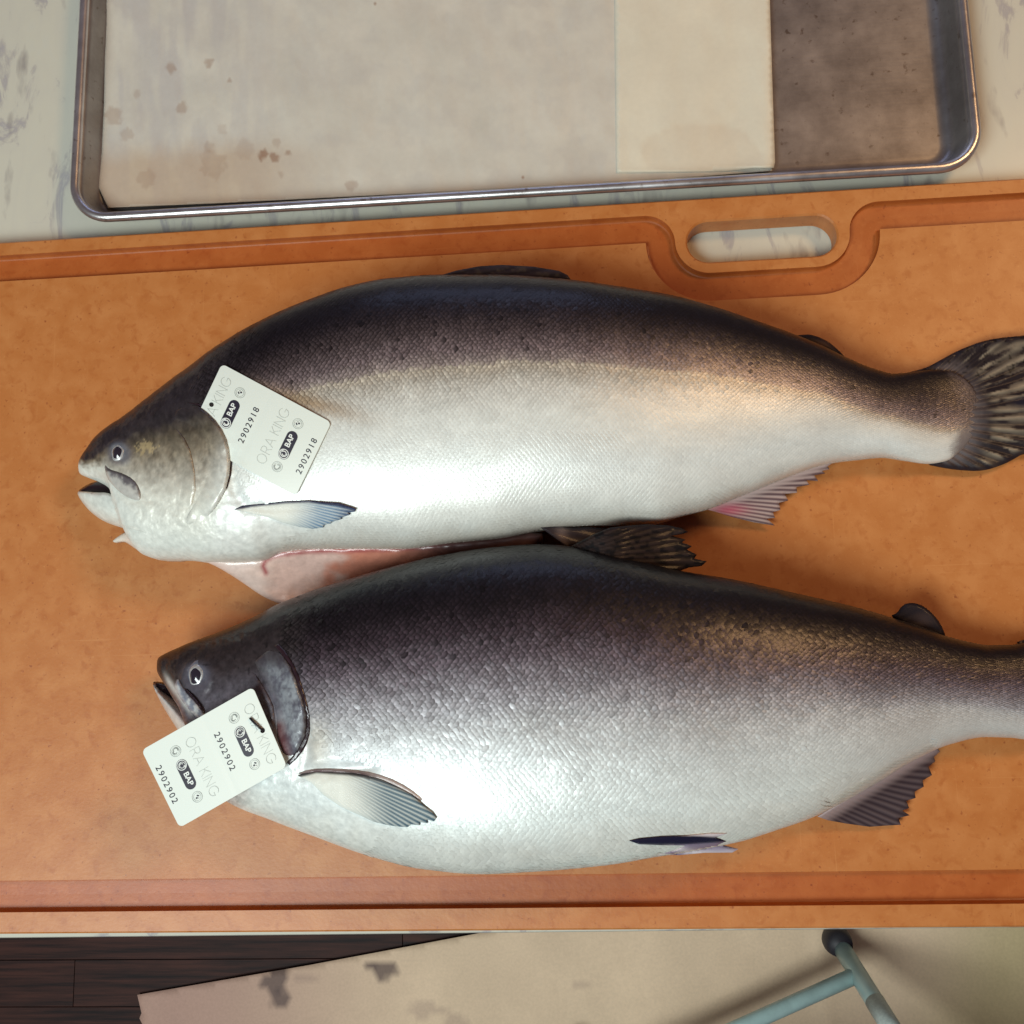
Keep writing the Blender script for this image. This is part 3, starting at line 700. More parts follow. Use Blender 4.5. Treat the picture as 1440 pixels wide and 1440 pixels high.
pillow('lower_jaw', [(107.5, 691), (118, 691), (135, 692.5), (150, 692.5), (160, 697), (168, 700), (182, 703), (205, 708), (232, 722), (256, 745), (268, 768), (250, 766), (230, 758), (210, 751), (190, 745.5), (167, 741), (145, 733), (127, 720), (113, 703)], lambda x, y: ZB + .018 + 0*x, M_skin,
       lambda x, y: mix(mix(WH(x, y), [.64, .54, .50], .5*np.exp(-((y-694)/3)**2)*(x > 125)*(x < 190)), col1(x, y), sstep(185, 235, x)), parent=salmon1, step=2.2, under=.014, hf=jaw1)
pillow('throat_flap', [(156, 763), (166, 754), (178, 747), (190, 746), (212, 754), (234, 761), (256, 780), (262, 789), (227, 788.5), (208, 783), (193, 773.5), (181, 765), (173, 760.5)], lambda x, y: ZB + .010 + .014*sstep(165, 235, x), M_flesh,
       lambda x, y: mix(np.array([.70, .63, .54])[None]*np.ones((len(x), 1)), [.62, .27, .24], .75*np.exp(-((x-200)/16)**2 - ((y-757)/7)**2)), R=10, T=.006, under=.006, parent=salmon1, step=2.5, hf=lambda x, y, d, h: h*sstep(155, 195, x) + .001)
# cheek plates and gill cover
def ridge(edgepts, w_, hmax):
    E = np.array(edgepts, float)
    def f(x, y, d, h):
        k = (1 - sstep(0, w_, bdist(E, np.stack([x, y], 1), False)))*sstep(-2, 26, np.hypot(x-E[0, 0], y-E[0, 1]))*sstep(-2, 30, np.hypot(x-E[-1, 0], y-E[-1, 1]))
        return (hmax+.0012)*k*np.clip(d/3., .4, 1)**.5 - .0012
    return f
pre = [(238, 592), (250, 604), (260, 618), (267, 632), (271, 648), (274, 665), (275, 690), (270, 710), (258, 728)]
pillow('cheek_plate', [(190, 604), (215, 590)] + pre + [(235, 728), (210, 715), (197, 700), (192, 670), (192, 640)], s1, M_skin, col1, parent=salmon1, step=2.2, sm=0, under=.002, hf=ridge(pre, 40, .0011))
rear1 = [(262, 566), (278, 570), (292, 581), (303, 592), (312, 605), (318, 618), (322, 633), (323.5, 650), (322, 668), (317, 688), (308, 704), (298, 720), (284, 734)]
pillow('gill_slit', rear1[:-3] + [(319.5, 686), (324.5, 668), (326.3, 650), (324.6, 632), (320.4, 616.5), (314, 603), (304.5, 590), (293, 579), (279, 567.5)], s1, M_dark, lambda x, y: np.array([.03, .02, .03]), parent=salmon1, step=2.2, sm=0, under=.002, hf=lambda x, y, d, h: .0006 + 0*x)
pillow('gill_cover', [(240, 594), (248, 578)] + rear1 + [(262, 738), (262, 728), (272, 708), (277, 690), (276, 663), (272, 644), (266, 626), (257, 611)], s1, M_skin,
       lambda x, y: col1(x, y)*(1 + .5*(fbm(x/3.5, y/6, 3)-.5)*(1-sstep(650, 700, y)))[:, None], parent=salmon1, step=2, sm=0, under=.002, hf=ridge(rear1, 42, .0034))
# upper lip bone
lip1 = [(146, 652), (154, 660), (168, 664), (182, 670), (192, 679), (198, 692), (198, 703), (193, 704), (180, 700), (168, 692), (158, 682), (150, 672)]
pillow('upper_lip', lip1, s1, M_skin, lambda x, y: mix(mix([.13, .12, .13], [.50, .49, .45], sstep(-2, 11, (y-664) - .62*(x-158) + 16*(fbm(x/4, y/5, 3)-.5))), [.03, .025, .03], .85*np.exp(-((y-(661+.62*(x-160)*(x > 160)*.75))/2.0)**2)), parent=salmon1, R=6, T=.0018, under=.002, step=2)
eyeball(f1_, salmon1, 167.5, 637.5, 12, 14.2)
# fins
def darkfin(x, y, r): 
    c = np.array([.018, .013, .016])[None]*(1 + .9*r[:, None]); return mix(c, [.10, .075, .05], .35*sstep(.55, .8, fbm(x/7, y/4, 2)))
fin('dorsal_fin', [(575, 399), (600, 391), (640, 380), (675, 374.5), (705, 373), (750, 375), (785, 380), (798, 386), (803, 393), (785, 391), (770, 393), (800, 402), (760, 407), (700, 404), (640, 404)], salmon1, lambda x, y: ZB + .045 + .02*sstep(395, 410, y), darkfin, (470, 430), 160, .0006, lambda x, y: .003 + 0*x, under=.0012)
fin('adipose_fin', [(1112, 473), (1125, 471), (1138, 470), (1152, 474), (1166, 481), (1180, 493), (1192, 506), (1188, 511), (1160, 499), (1130, 487)], salmon1, lambda x, y: ZB + .026 + 0*x, lambda x, y, r: mix([.016, .012, .015], [.11, .05, .028], .7*np.exp(-((x-1152)/14)**2 - ((y-487)/7)**2)), (1090, 470), 30, .0002, under=.0015, T=.0016, sm=1)
fin('anal_fin', [(990, 716), (1020, 702), (1060, 686), (1110, 666), (1160, 648), (1172, 651), (1163, 656), (1167, 660), (1156, 662), (1160, 666), (1146, 669), (1151, 676), (1134, 675), (1138, 683), (1118, 685), (1122, 693), (1104, 694), (1108, 704), (1095, 707), (1098, 717), (1088, 720), (1091, 729), (1078, 728), (1090, 739), (1060, 735), (1030, 726), (1005, 719)], salmon1, lambda x, y: ZB + .005 + .019*np.exp(-np.maximum(y-(716-.40*(x-990)), 0)/22), lambda x, y, r: mix(mix([.60, .46, .42], [.09, .05, .06], (.30+.70*r)*sstep(2, 15, y-(716-.40*(x-990)))), [.52, .10, .15], .8*np.exp(-((x-1022)/26)**2 - ((y-716)/9)**2)), (860, 690), 240, .00035, under=.0008, step=1.3)
fin('pelvic_fin', [(762, 741), (778, 738), (800, 741), (830, 742), (860, 744), (850, 756), (820, 764), (795, 768), (782, 756)], salmon1, lambda x, y: ZB + .052 - .00012*(x-760), lambda x, y, r: mix([.03, .022, .026], [.20, .15, .14], .6*np.exp(-((x-790)/9)**2)), (740, 740), 40, .0004)
pec1 = [(328, 715), (340, 712), (356, 709), (373, 708), (400, 705), (420, 704), (433, 703.5), (455, 705), (475, 708), (490, 711), (501, 716), (499, 719), (488, 721), (493, 724), (478, 727), (480, 730), (466, 733), (466, 737), (455, 738), (454, 742), (440, 743), (420, 741), (398, 735), (375, 727), (350, 720)]
fin('pectoral_fin', pec1, salmon1, s1, lambda x, y, r: mix(mix(mix(WH(x, y), [.07, .17, .30], (.35+.65*r)*sstep(400, 462, x+.4*(y-715))), [.016, .016, .05], .95*(1-sstep(2.2, 5.5, y-np.interp(x, [328, 356, 400, 433, 475, 501], [714, 709, 704.5, 703, 708, 716])))), [.03, .05, .12], .8*sstep(462, 492, x)*(.4+.6*r)), (330, 690), 210, .00035, lambda x, y: .0001 + .0018*sstep(340, 480, x), under=.0004, step=1.3, T=.0004)
# tail fin
tail1 = [(1262, 527), (1285, 522), (1305, 516), (1325, 505), (1345, 494), (1366, 485), (1388, 478), (1415, 474), (1440, 472), (1480, 468), (1500, 480), (1482, 505), (1476, 540), (1476, 575), (1480, 605), (1492, 622), (1470, 634), (1440, 637), (1422, 648), (1406, 655), (1390, 660), (1376, 662), (1355, 661), (1335, 659), (1300, 652), (1290, 620), (1285, 570)]
rt1 = fan((1255, 588), 74, 1)
def tailc(x, y, r):
    rad = np.hypot((x-1290), (y-588)); a = fbm(np.arctan2(y-588, x-1255)*30+9, np.hypot(x-1255, y-588)/26, 3); g = sstep(.40, .58, a + .12*r - .08)*sstep(92, 116, rad)
    c = mix([.022, .016, .018], [.25, .205, .15], g*(.25+.75*r)*(.4+.9*fbm(x/20+8, y/9, 3))); c = mix(c, [.14, .115, .115], .85*(1-sstep(72, 112, rad + 14*(fbm(x/8, y/8)-.5))))
    ed = bdist(np.array(tail1, float), np.stack([x, y], 1)); c = mix(c, [.018, .013, .017], .9*(1-sstep(3, 12, ed))*(rad > 60))
    sp = vnoise(x/5, y/4) > .80; c = np.where((sp & (y < 530))[:, None], c*.4, c)
    c = mix(c, [.016, .016, .03], .85*np.exp(-((x-1438)/16)**2 - ((y-567)/9)**2))
    return c
fin('tail_fin', tail1, salmon1, lambda x, y: ZB + .0085 + .004*(1-sstep(1290, 1350, x)) + .002*np.sin(y/22), tailc, (1255, 588), 74, .0016, under=.0015, sm=1, T=.0014)
# opened belly: inner wall and flap
BEL = knots([(260, 783), (300, 787), (340, 788), (372, 784), (400, 774), (440, 769), (560, 766), (660, 760), (770, 745)])
cut_z = lambda x, y: ZB + .0395 - .027*sstep(0, 70, y-BEL(x))
fl1 = [(270, 783), (297, 793), (312, 801), (327, 810), (345, 822), (362, 834), (378, 843), (394, 849), (430, 858), (500, 850), (560, 822), (640, 800), (720, 785), (762, 765), (764, 746), (700, 755), (640, 760), (560, 765), (480, 766), (432, 767), (402, 768), (375, 777), (340, 782)]
CUTL = np.array([(374, 806), (370, 797), (372, 789), (382, 783), (400, 779), (440, 775), (500, 774), (560, 772), (660, 766)], float)
pillow('belly_flap', fl1, cut_z, M_flesh, lambda x, y: mix(mix(mix(mix([.70, .47, .40], [.62, .24, .16], sstep(.1, .9, np.clip((x-440)/70 + (fbm(x/20, y/14)-.5)*1.2, 0, 1))), [.72, .57, .50], .75*(1-sstep(360, 405, x+.3*(y-800)))), [.34, .06, .065], .9*np.exp(-(bdist(CUTL, np.stack([x, y + 2*(fbm(x/9, y/9)-.5)], 1), False)/3.6)**2)), [.10, .055, .055], .9*sstep(540, 640, x)), R=9, T=.004, under=.004, parent=salmon1, step=3,  # right end darkened to paint in the shadow between the two fish
       hf=lambda x, y, d, h: h - .004*np.exp(-((x-455)/62)**2 - ((y-796)/17)**2) + .0018*(fbm(x/16, y/12, 2)-.5))

# ------------------------------------------------------------------ lower fish
f2 = Fish()
f2.D = knots([(222.5, 938), (223.2, 931), (226, 925), (236, 919), (254, 911), (281, 900), (308, 890.5), (330, 882), (370, 864), (394, 851), (440, 833), (480, 820), (560, 797), (620, 783), (700, 771), (760, 767), (830, 774), (890, 788), (951, 803), (1029, 816), (1112, 834), (1196, 853), (1262, 872), (1300, 884), (1329, 895), (1360, 903), (1390, 907.5), (1420, 907), (1450, 903), (1500, 905), (1530, 930), (1545, 960)])
f2.V = knots([(222.5, 941), (224, 944), (240, 966), (254, 987), (267, 1006), (280, 1042), (300, 1100), (326, 1126), (388, 1152), (458, 1178), (527, 1202), (597, 1219), (680, 1226), (751, 1223), (851, 1214), (918, 1203), (996, 1190), (1040, 1181), (1084, 1167), (1129, 1152), (1157, 1140), (1220, 1106), (1280, 1070), (1334, 1046), (1384, 1036), (1420, 1037), (1450, 1040), (1490, 1036), (1525, 1015), (1545, 970)])
f2.T = knots([(222.5, .0015), (230, .010), (250, .018), (280, .027), (340, .037), (420, .044), (520, .049), (700, .052), (900, .049), (1050, .042), (1200, .031), (1330, .021), (1420, .016), (1500, .010), (1545, .002)])
f2.Z = knots([(222, .030), (340, .038), (500, .047), (700, .050), (900, .046), (1100, .037), (1300, .024), (1545, .012)])
f2.X = np.unique(np.concatenate([222.5 + 40*np.linspace(0, 1, 70)**2, np.linspace(262, 450, 180), np.linspace(450, 1500, 380), 1500 + 45*(1-(1-np.linspace(0, 1, 20))**2)]))
f2.nt = 230
def relief2(x, y):
    r = .0014*np.exp(-(np.hypot(x-277, (y-951)*.9)-17)**2/36) - .0012*np.exp(-(np.hypot(x-277, y-951)/13)**2)
    r = r + .0010*(fbm(x/8, y/8, 4)-.5)*(1-sstep(420, 500, x))
    r = r - .002*np.exp(-(bdist(np.array([(432, 1010), (430, 1060), (425, 1085), (520, 1080)], float), np.stack([np.ravel(x), np.ravel(y)], 1), False).reshape(np.shape(x))/10)**2)
    r = r - .0022*np.exp(-(bdist(np.array([(1165, 1128), (1240, 1080), (1310, 1045)], float), np.stack([np.ravel(x), np.ravel(y)], 1), False).reshape(np.shape(x))/8)**2)
    r = r + .0016*(fbm(x/80, y/60, 2)-.5)*sstep(430, 520, x)
    return r
f2.relief = relief2
lat2 = lin([(400, .50), (900, .47), (1150, .46), (1300, .58), (1420, .68), (1545, .8)])
st2 = [(0, (.004, .003, .006)), (.08, (.006, .004, .007)), (.17, (.013, .009, .012)), (.26, (.050, .034, .044)), (.35, (.135, .108, .13)), (.43, (.235, .215, .24)), (.5, (.37, .365, .39)), (.58, (.52, .54, .55)), (.7, (.64, .69, .69)), (.86, (.68, .74, .72)), (1, (.68, .68, .61))]
def te2(x, y):
    D, Vv = f2.D(x), f2.V(x); t = np.clip((y-D)/np.maximum(Vv-D, 2), 0, 1); l = lat2(x); return np.where(t < l, t*.5/l, .5 + (t-l)*.5/(1-l))
def col2(x, y):
    te = te2(x, y) + .04*(fbm(x/20, y/20, 2)-.5); c = ramp(st2, te); c = c*(1 + .18*(fbm(x/34, y/13, 3)-.5) + .12*(vnoise(x/2.6, y/2.1)-.5))[..., None]
    c = mix(c, [.44, .40, .37], .55*sstep(1120, 1300, x)*sstep(.5, .7, te))
    h = ramp([(0, (.012, .010, .013)), (.10, (.020, .015, .016)), (.2, (.036, .028, .03)), (.36, (.11, .102, .125)), (.6, (.12, .11, .125)), (.8, (.4, .37, .34)), (1, (.64, .6, .54))], np.clip((y - f2.D(x))/(f2.V(np.maximum(x, 330))-f2.D(x) + 40), 0, 1))
    h = h*(1 + 1.1*(fbm(x/7, y/6, 3)-.5) + .4*(vnoise(x/2.3, y/2.3)-.5)*1.0)[..., None]
    c = mix(c, h, 1-sstep(400, 440, x + (y-970)*.45*(y > 970) + (y-970)*.05))
    c = mix(c, [.56, .54, .47], .85*np.exp(-((x-446)/16)**2 - ((y-1048)/34)**2))
    c = mix(c, [.62, .60, .56], .8*np.exp(-((y-(938+1.35*(x-222)))/7)**2)*(1-sstep(262, 275, x))*sstep(226, 240, x))
    g = np.exp(-(np.hypot(x-277, y-951)/20)**4); c = mix(c, [.13, .13, .17], .8*g)
    sp = (vnoise(x/5, y/5) > .9) & (te < .34); c[sp] = c[sp]*.4
    return c
f2.col = col2
gx2 = lin([(840, 420), (880, 396), (912, 392), (936, 411), (970, 424), (1003, 435), (1033, 440), (1060, 470), (1085, 560), (1110, 600), (1150, 560), (1240, 480)])
f2.scale_ok = lambda px, py, x, t: (px > gx2(py)) & (t > .01)
f2.pitch, f2.row, f2.A = 7.8, 5, 1; f2.sx0, f2.sx1 = 370, 1500; f2.dt = 1/104; f2.tint = .12
f2.amp = lambda px, py, x, t: np.interp(te2(px, py), [0, .12, .4, .6, .8, 1], [.0001, .00032, .00038, .00026, .00016, .00010])
f2.contrast = lambda px, py, x, t: np.interp(te2(px, py), [0, .1, .3, .5, .62, .8, 1], [.6, .95, .95, .65, .30, .11, .06])
salmon2 = thing('salmon', 'lower darker whole salmon with coarse scales, its dark head partly behind a tag', 'fish', 'whole salmon on the cutting board')
make_body(f2, salmon2); print('scales', make_scales(f2, salmon2)); s2 = f2.surf
pillow('mouth_lining', [(214, 959), (222, 958), (239, 962), (252, 980), (272, 1008), (280, 1040), (264, 1012), (247, 994), (231, 981), (218, 973)], lambda x, y: ZB + .012 + 0*x, M_dark, lambda x, y: np.array([.02, .01, .015]), R=5, T=.004, under=.003, parent=salmon2)
pillow('lower_jaw', [(214.5, 961), (217, 968), (231, 977), (247, 990), (260, 1003), (270, 1012), (290, 1050), (318, 1100), (322, 1122), (305, 1104), (280, 1068), (262, 1044), (249, 1025), (238, 1008), (229, 993), (220, 976)], lambda x, y: ZB + .020 + .010*sstep(220, 310, x), M_skin,
       lambda x, y: mix(mix(mix([.56, .50, .46], [.42, .20, .16], sstep(0, 1, (x-235)/30)*np.exp(-((y-(970+1.05*(x-222)))/9)**2)), [.30, .25, .24], .5*np.exp(-((y-(962+1.0*(x-215)))/3)**2)), [.66, .60, .52], .6*sstep(12, 26, y-(962+.9*(x-215)))), R=16, T=.013, under=.014, parent=salmon2, step=2.2)
pre2 = [(353, 934), (360, 950), (370, 966), (378, 980), (384, 994), (386, 1012), (385, 1035)]
pillow('cheek_plate', [(310, 940), (335, 930)] + pre2 + [(360, 1040), (330, 1020), (312, 990)], s2, M_skin, col2, parent=salmon2, step=2.2, sm=0, under=.002, hf=ridge(pre2, 34, .0016))
rear2 = [(386, 908), (396, 920), (408, 937), (415, 954), (420, 970), (426, 987), (430, 1004), (431, 1019), (428.5, 1034), (424, 1045), (418, 1055), (411, 1064), (403, 1072)]
pillow('gill_slit', rear2 + [(407, 1076), (417, 1067), (425, 1057), (431, 1046), (434.5, 1034), (436, 1019), (434.5, 1002), (430, 984), (425, 967), (420, 951), (412, 934), (401, 916), (391, 905)], s2, M_dark, lambda x, y: np.array([.03, .02, .03]), parent=salmon2, step=2.2, sm=0, under=.002, hf=lambda x, y, d, h: .0008 + 0*x)
def opc(x, y):
    c = mix([.085, .085, .11], [.24, .265, .29], sstep(.30, .72, .6*fbm(x/9, y/16, 3) + .4*fbm(x/2.2, y/4, 2))); c = mix(c, [.045, .038, .045], .85*(1-sstep(925, 950, y)))
    c = mix(c, col2(x, y), .9*sstep(24, 40, bdist(np.array(rear2, float), np.stack([x, y], 1), False)))
    return mix(c, [.10, .028, .03], .9*(1-sstep(4, 20, (x-386) - .42*(y-1012)*.55))*sstep(1008, 1022, y))
pillow('gill_cover', [(358, 930), (372, 918)] + rear2 + [(398, 1060), (390, 1036), (389, 1012), (386, 992), (378, 974), (368, 956)], s2, M_skin, opc, parent=salmon2, step=2, sm=0, under=.002, hf=ridge(rear2, 80, .0026))
lip2 = [(250, 938+14), (256, 964), (262, 972), (272, 982), (282, 994), (289, 1006), (291, 1016), (283, 1014), (272, 1005), (262, 994), (252, 980), (244, 966)]
pillow('upper_lip', lip2, s2, M_skin, lambda x, y: mix([.50, .52, .52], [.20, .22, .27], sstep(.35, .65, fbm(x/5, y/7))), parent=salmon2, R=7, T=.003, under=.002, step=2)
pillow('lip_crease', [(256, 966), (263, 969), (272, 978), (281, 989), (288, 1001), (290, 1010), (286, 1003), (279, 993), (270, 983), (262, 973)], s2, M_dark, lambda x, y: np.array([.03, .03, .04]), parent=salmon2, R=3, T=.003, under=.001, step=1.6)
eyeball(f2, salmon2, 277.5, 950.5, 13.5, 17)
def dfin2(x, y, r):
    sp = sstep(.56, .66, vnoise(x/7+3, y/4+7)); c = mix([.020, .013, .012], [.006, .005, .006], sp); c = c*(.7+.7*r)[:, None]
    return mix(c, [.012, .010, .014], 1-sstep(0, 5, y-742-.0*x)*1.0)
fin('dorsal_fin', [(800, 770), (812, 762), (835, 750), (858, 741), (880, 738.5), (910, 737), (940, 739), (960, 743), (968, 747), (962, 751), (944, 753), (966, 758), (958, 762), (972, 768), (966, 773), (980, 780), (975, 785), (994, 790), (985, 795), (968, 798), (951, 805), (900, 800), (850, 786)], salmon2, lambda x, y: ZB + .052 - .00004*(x-800), dfin2, (770, 790), 110, .0005, lambda x, y: .004 + .012*np.exp(-((x-860)/60)**2), under=.001)
fin('adipose_fin', [(1252, 866), (1262, 862), (1268, 853), (1275, 848), (1288, 848), (1300, 853), (1312, 863), (1322, 876), (1329, 890), (1328, 898), (1300, 890), (1270, 878)], salmon2, lambda x, y: ZB + .026 + 0*x, lambda x, y, r: mix([.014, .011, .015], [.055, .036, .034], .7*np.exp(-((x-1298)/14)**2 - ((y-872)/9)**2)), (1240, 880), 30, .0002, under=.0015, T=.0016, sm=1)
fin('anal_fin', [(1150, 1148), (1180, 1128), (1230, 1098), (1280, 1068), (1316, 1050), (1322, 1056), (1313, 1063), (1317, 1070), (1306, 1078), (1310, 1090), (1298, 1097), (1299, 1106), (1286, 1112), (1288, 1122), (1276, 1127), (1279, 1136), (1270, 1139), (1278, 1147), (1264, 1150), (1266, 1160), (1250, 1161), (1223, 1163), (1190, 1158), (1165, 1154)], salmon2, lambda x, y: ZB + .004 + .022*np.exp(-np.maximum(y-(1150-.62*(x-1150)), 0)/24), lambda x, y, r: mix([.40, .32, .32], mix([.035, .024, .03], [.095, .07, .074], r), sstep(2, 26, y-(1146-.62*(x-1150)))), (1010, 1060), 190, .00035, under=.0008, step=1.4)
fin('pelvic_fin', [(884, 1183), (900, 1179), (930, 1176), (965, 1174), (1000, 1172), (1022, 1173), (1006, 1178), (1022, 1184), (1012, 1188), (1039, 1195), (1030, 1198), (990, 1200), (955, 1203), (925, 1203), (950, 1196), (965, 1190), (930, 1188), (900, 1187)], salmon2, lambda x, y: np.maximum(np.nan_to_num(f2.hit(x, y)[0], nan=ZB+.036), ZB+.034), lambda x, y, r: mix(mix([.56, .50, .52], [.22, .17, .24], r), [.012, .011, .03], (1-sstep(7, 10, np.abs(y-1181) + .0*x + .06*np.abs(x-930)))), (860, 1185), 34, .0006, lambda x, y: .0008 + .0*x, under=.0006, step=1.8)
pec2 = [(418, 1091), (430, 1086), (445, 1084), (462, 1085), (490, 1086), (512, 1089), (535, 1096), (556, 1106), (580, 1119), (597, 1133), (607, 1143), (614.5, 1150), (611, 1154), (600, 1153), (601, 1157), (590, 1156), (589, 1160), (578, 1160), (573, 1165), (560, 1163), (545, 1161), (527, 1156), (505, 1147), (480, 1136), (455, 1119), (437, 1102)]
dtop2 = lambda x: np.interp(x, [418, 445, 490, 512, 556, 597, 615], [1090, 1083, 1085.5, 1088.5, 1105.5, 1132.5, 1150])
fin('pectoral_fin', pec2, salmon2, s2, lambda x, y, r: mix(mix(WH(x, y), [.045, .10, .14], np.clip(.42+.65*r, 0, 1)*sstep(470, 560, x + .9*(1110-y)*.35 + .25*(x-500))), [.020, .016, .02], .95*(1-sstep(2., 6., y-dtop2(x)-.012*(x-418)*(x < 520)))*(1-sstep(500, 575, x)*.75)), (395, 1050), 225, .0004, lambda x, y: .0001 + .0012*sstep(430, 560, x), under=.0004, step=1.3, T=.0004)
pillow('fin_base', [(415, 1089), (435, 1081), (470, 1080), (510, 1083), (545, 1092), (575, 1107), (600, 1128), (590, 1126), (556, 1108), (512, 1091), (470, 1087), (440, 1087)], s2, M_skin, lambda x, y: mix([.09, .05, .055], [.40, .33, .30], sstep(0, 1, np.clip((dtop2(x)-y)/7 + .2, 0, 1))), parent=salmon2, R=5, T=.0009, under=.001, step=2)
fin('tail_fin', [(1425, 905), (1450, 896), (1480, 880), (1520, 862), (1570, 850), (1600, 850), (1585, 900), (1575, 970), (1590, 1040), (1606, 1090), (1570, 1088), (1520, 1075), (1480, 1056), (1450, 1042), (1470, 970)], salmon2, lambda x, y: ZB + .010 + .002*np.sin(y/22), tailc, (1400, 972), 74, .0016, under=.0015, sm=1, T=.0014)
pillow('belly_cut', [(640, 1224), (680, 1226), (740, 1224), (800, 1219), (850, 1213.5), (890, 1206), (900, 1204), (860, 1216), (800, 1222), (740, 1226.5), (680, 1228), (620, 1223), (580, 1216)], lambda x, y: ZB + .046 + 0*x, M_flesh, lambda x, y: mix([.70, .62, .52], [.62, .36, .27], .8*np.exp(-((x-850)/30)**2)), R=2, T=.0012, under=.006, parent=salmon2, step=1.8)

# ================================================================== TAGS
AW, BH = 54., 78.
def letters():
    o = [(.5+.5*math.cos(a), .5+.5*math.sin(a)) for a in np.linspace(0, 2*math.pi, 25)]
    g = [(.5+.5*math.cos(a), .5+.5*math.sin(a)) for a in np.linspace(.75, 2*math.pi-.12, 22)] + [(1.0, .46), (.62, .46)]
    rb = [(0, 0), (0, 1), (.35, 1)] + [(.35+.27*math.cos(a), .73+.27*math.sin(a)) for a in np.linspace(math.pi/2, -math.pi/2, 9)] + [(0, .46)]
    return {'O': (1.05, [o]), 'R': (.66, [rb, [(.34, .46), (.66, 0)]]), 'A': (.86, [[(0, 0), (.43, 1), (.86, 0)], [(.15, .34), (.71, .34)]]),
            'K': (.62, [[(0, 0), (0, 1)], [(.6, 1), (0, .47)], [(.17, .60), (.62, 0)]]), 'I': (.02, [[(0, 0), (0, 1)]]), 'N': (.74, [[(0, 0), (0, 1), (.74, 0), (.74, 1)]]), 'G': (1.05, [g])}
LET = letters()
def ribbon(pl, wd):
    V = []; Fc = []
    for a, b in zip(pl[:-1], pl[1:]):
        a = np.array(a); b = np.array(b); d = b-a; l = np.hypot(*d)
        if l < 1e-6: continue
        d /= l; n = np.array([-d[1], d[0]])*wd/2; a = a - d*wd*.35; b = b + d*wd*.35; o = len(V)
        V += [a+n, a-n, b-n, b+n]; Fc.append((o, o+1, o+2, o+3))
    return V, Fc
def word(txt, a0, a1, bmid, hgt, wd):
    x = 0; items = []
    for ch in txt:
        if ch == ' ': x += .42; continue
        w_, st_ = LET[ch]; items.append((x, st_)); x += w_ + .24
    sc = (a1-a0)/(x-.24); V = []; Fc = []
    for x0, st_ in items:
        for pl in st_:
            v, f = ribbon([(a0 + (x0+p[0])*sc, bmid - hgt/2 + p[1]*hgt) for p in pl], wd); o = len(V); V += v; Fc += [tuple(i+o for i in q) for q in f]
    return np.array(V), Fc
def font_mesh(txt, size, bold=0, space=1.0):
    cu = bpy.data.curves.new('lettering', 'FONT'); cu.body = txt; cu.size = size; cu.offset = bold; cu.space_character = space; cu.align_x = 'CENTER'; cu.align_y = 'CENTER'; cu.resolution_u = 3
    ob = bpy.data.objects.new('lettering', cu); COL.objects.link(ob); bpy.context.view_layer.update()
    me = bpy.data.meshes.new_from_object(ob.evaluated_get(bpy.context.evaluated_depsgraph_get()))
    V = np.array([v.co[:2] for v in me.vertices]); Fc = [tuple(p.vertices) for p in me.polygons]
    bpy.data.objects.remove(ob); bpy.data.meshes.remove(me); bpy.data.curves.remove(cu); return V, Fc
def pillpoly(ca, cb_, ln, wd, n=10):
    r = wd/2; h = ln/2-r
    return np.array([(ca+h+r*math.cos(a), cb_+r*math.sin(a)) for a in np.linspace(-math.pi/2, math.pi/2, n)] + [(ca-h-r*math.cos(a), cb_-r*math.sin(a)) for a in np.linspace(-math.pi/2, math.pi/2, n)])
def ring(ca, cb_, r, wd, a0=0, a1=2*math.pi, n=24, r1=None):
    r1 = r if r1 is None else r1
    return ribbon([(ca + (r+(r1-r)*k/n)*math.cos(a0+(a1-a0)*k/n), cb_ + (r+(r1-r)*k/n)*math.sin(a0+(a1-a0)*k/n)) for k in range(n+1)], wd)
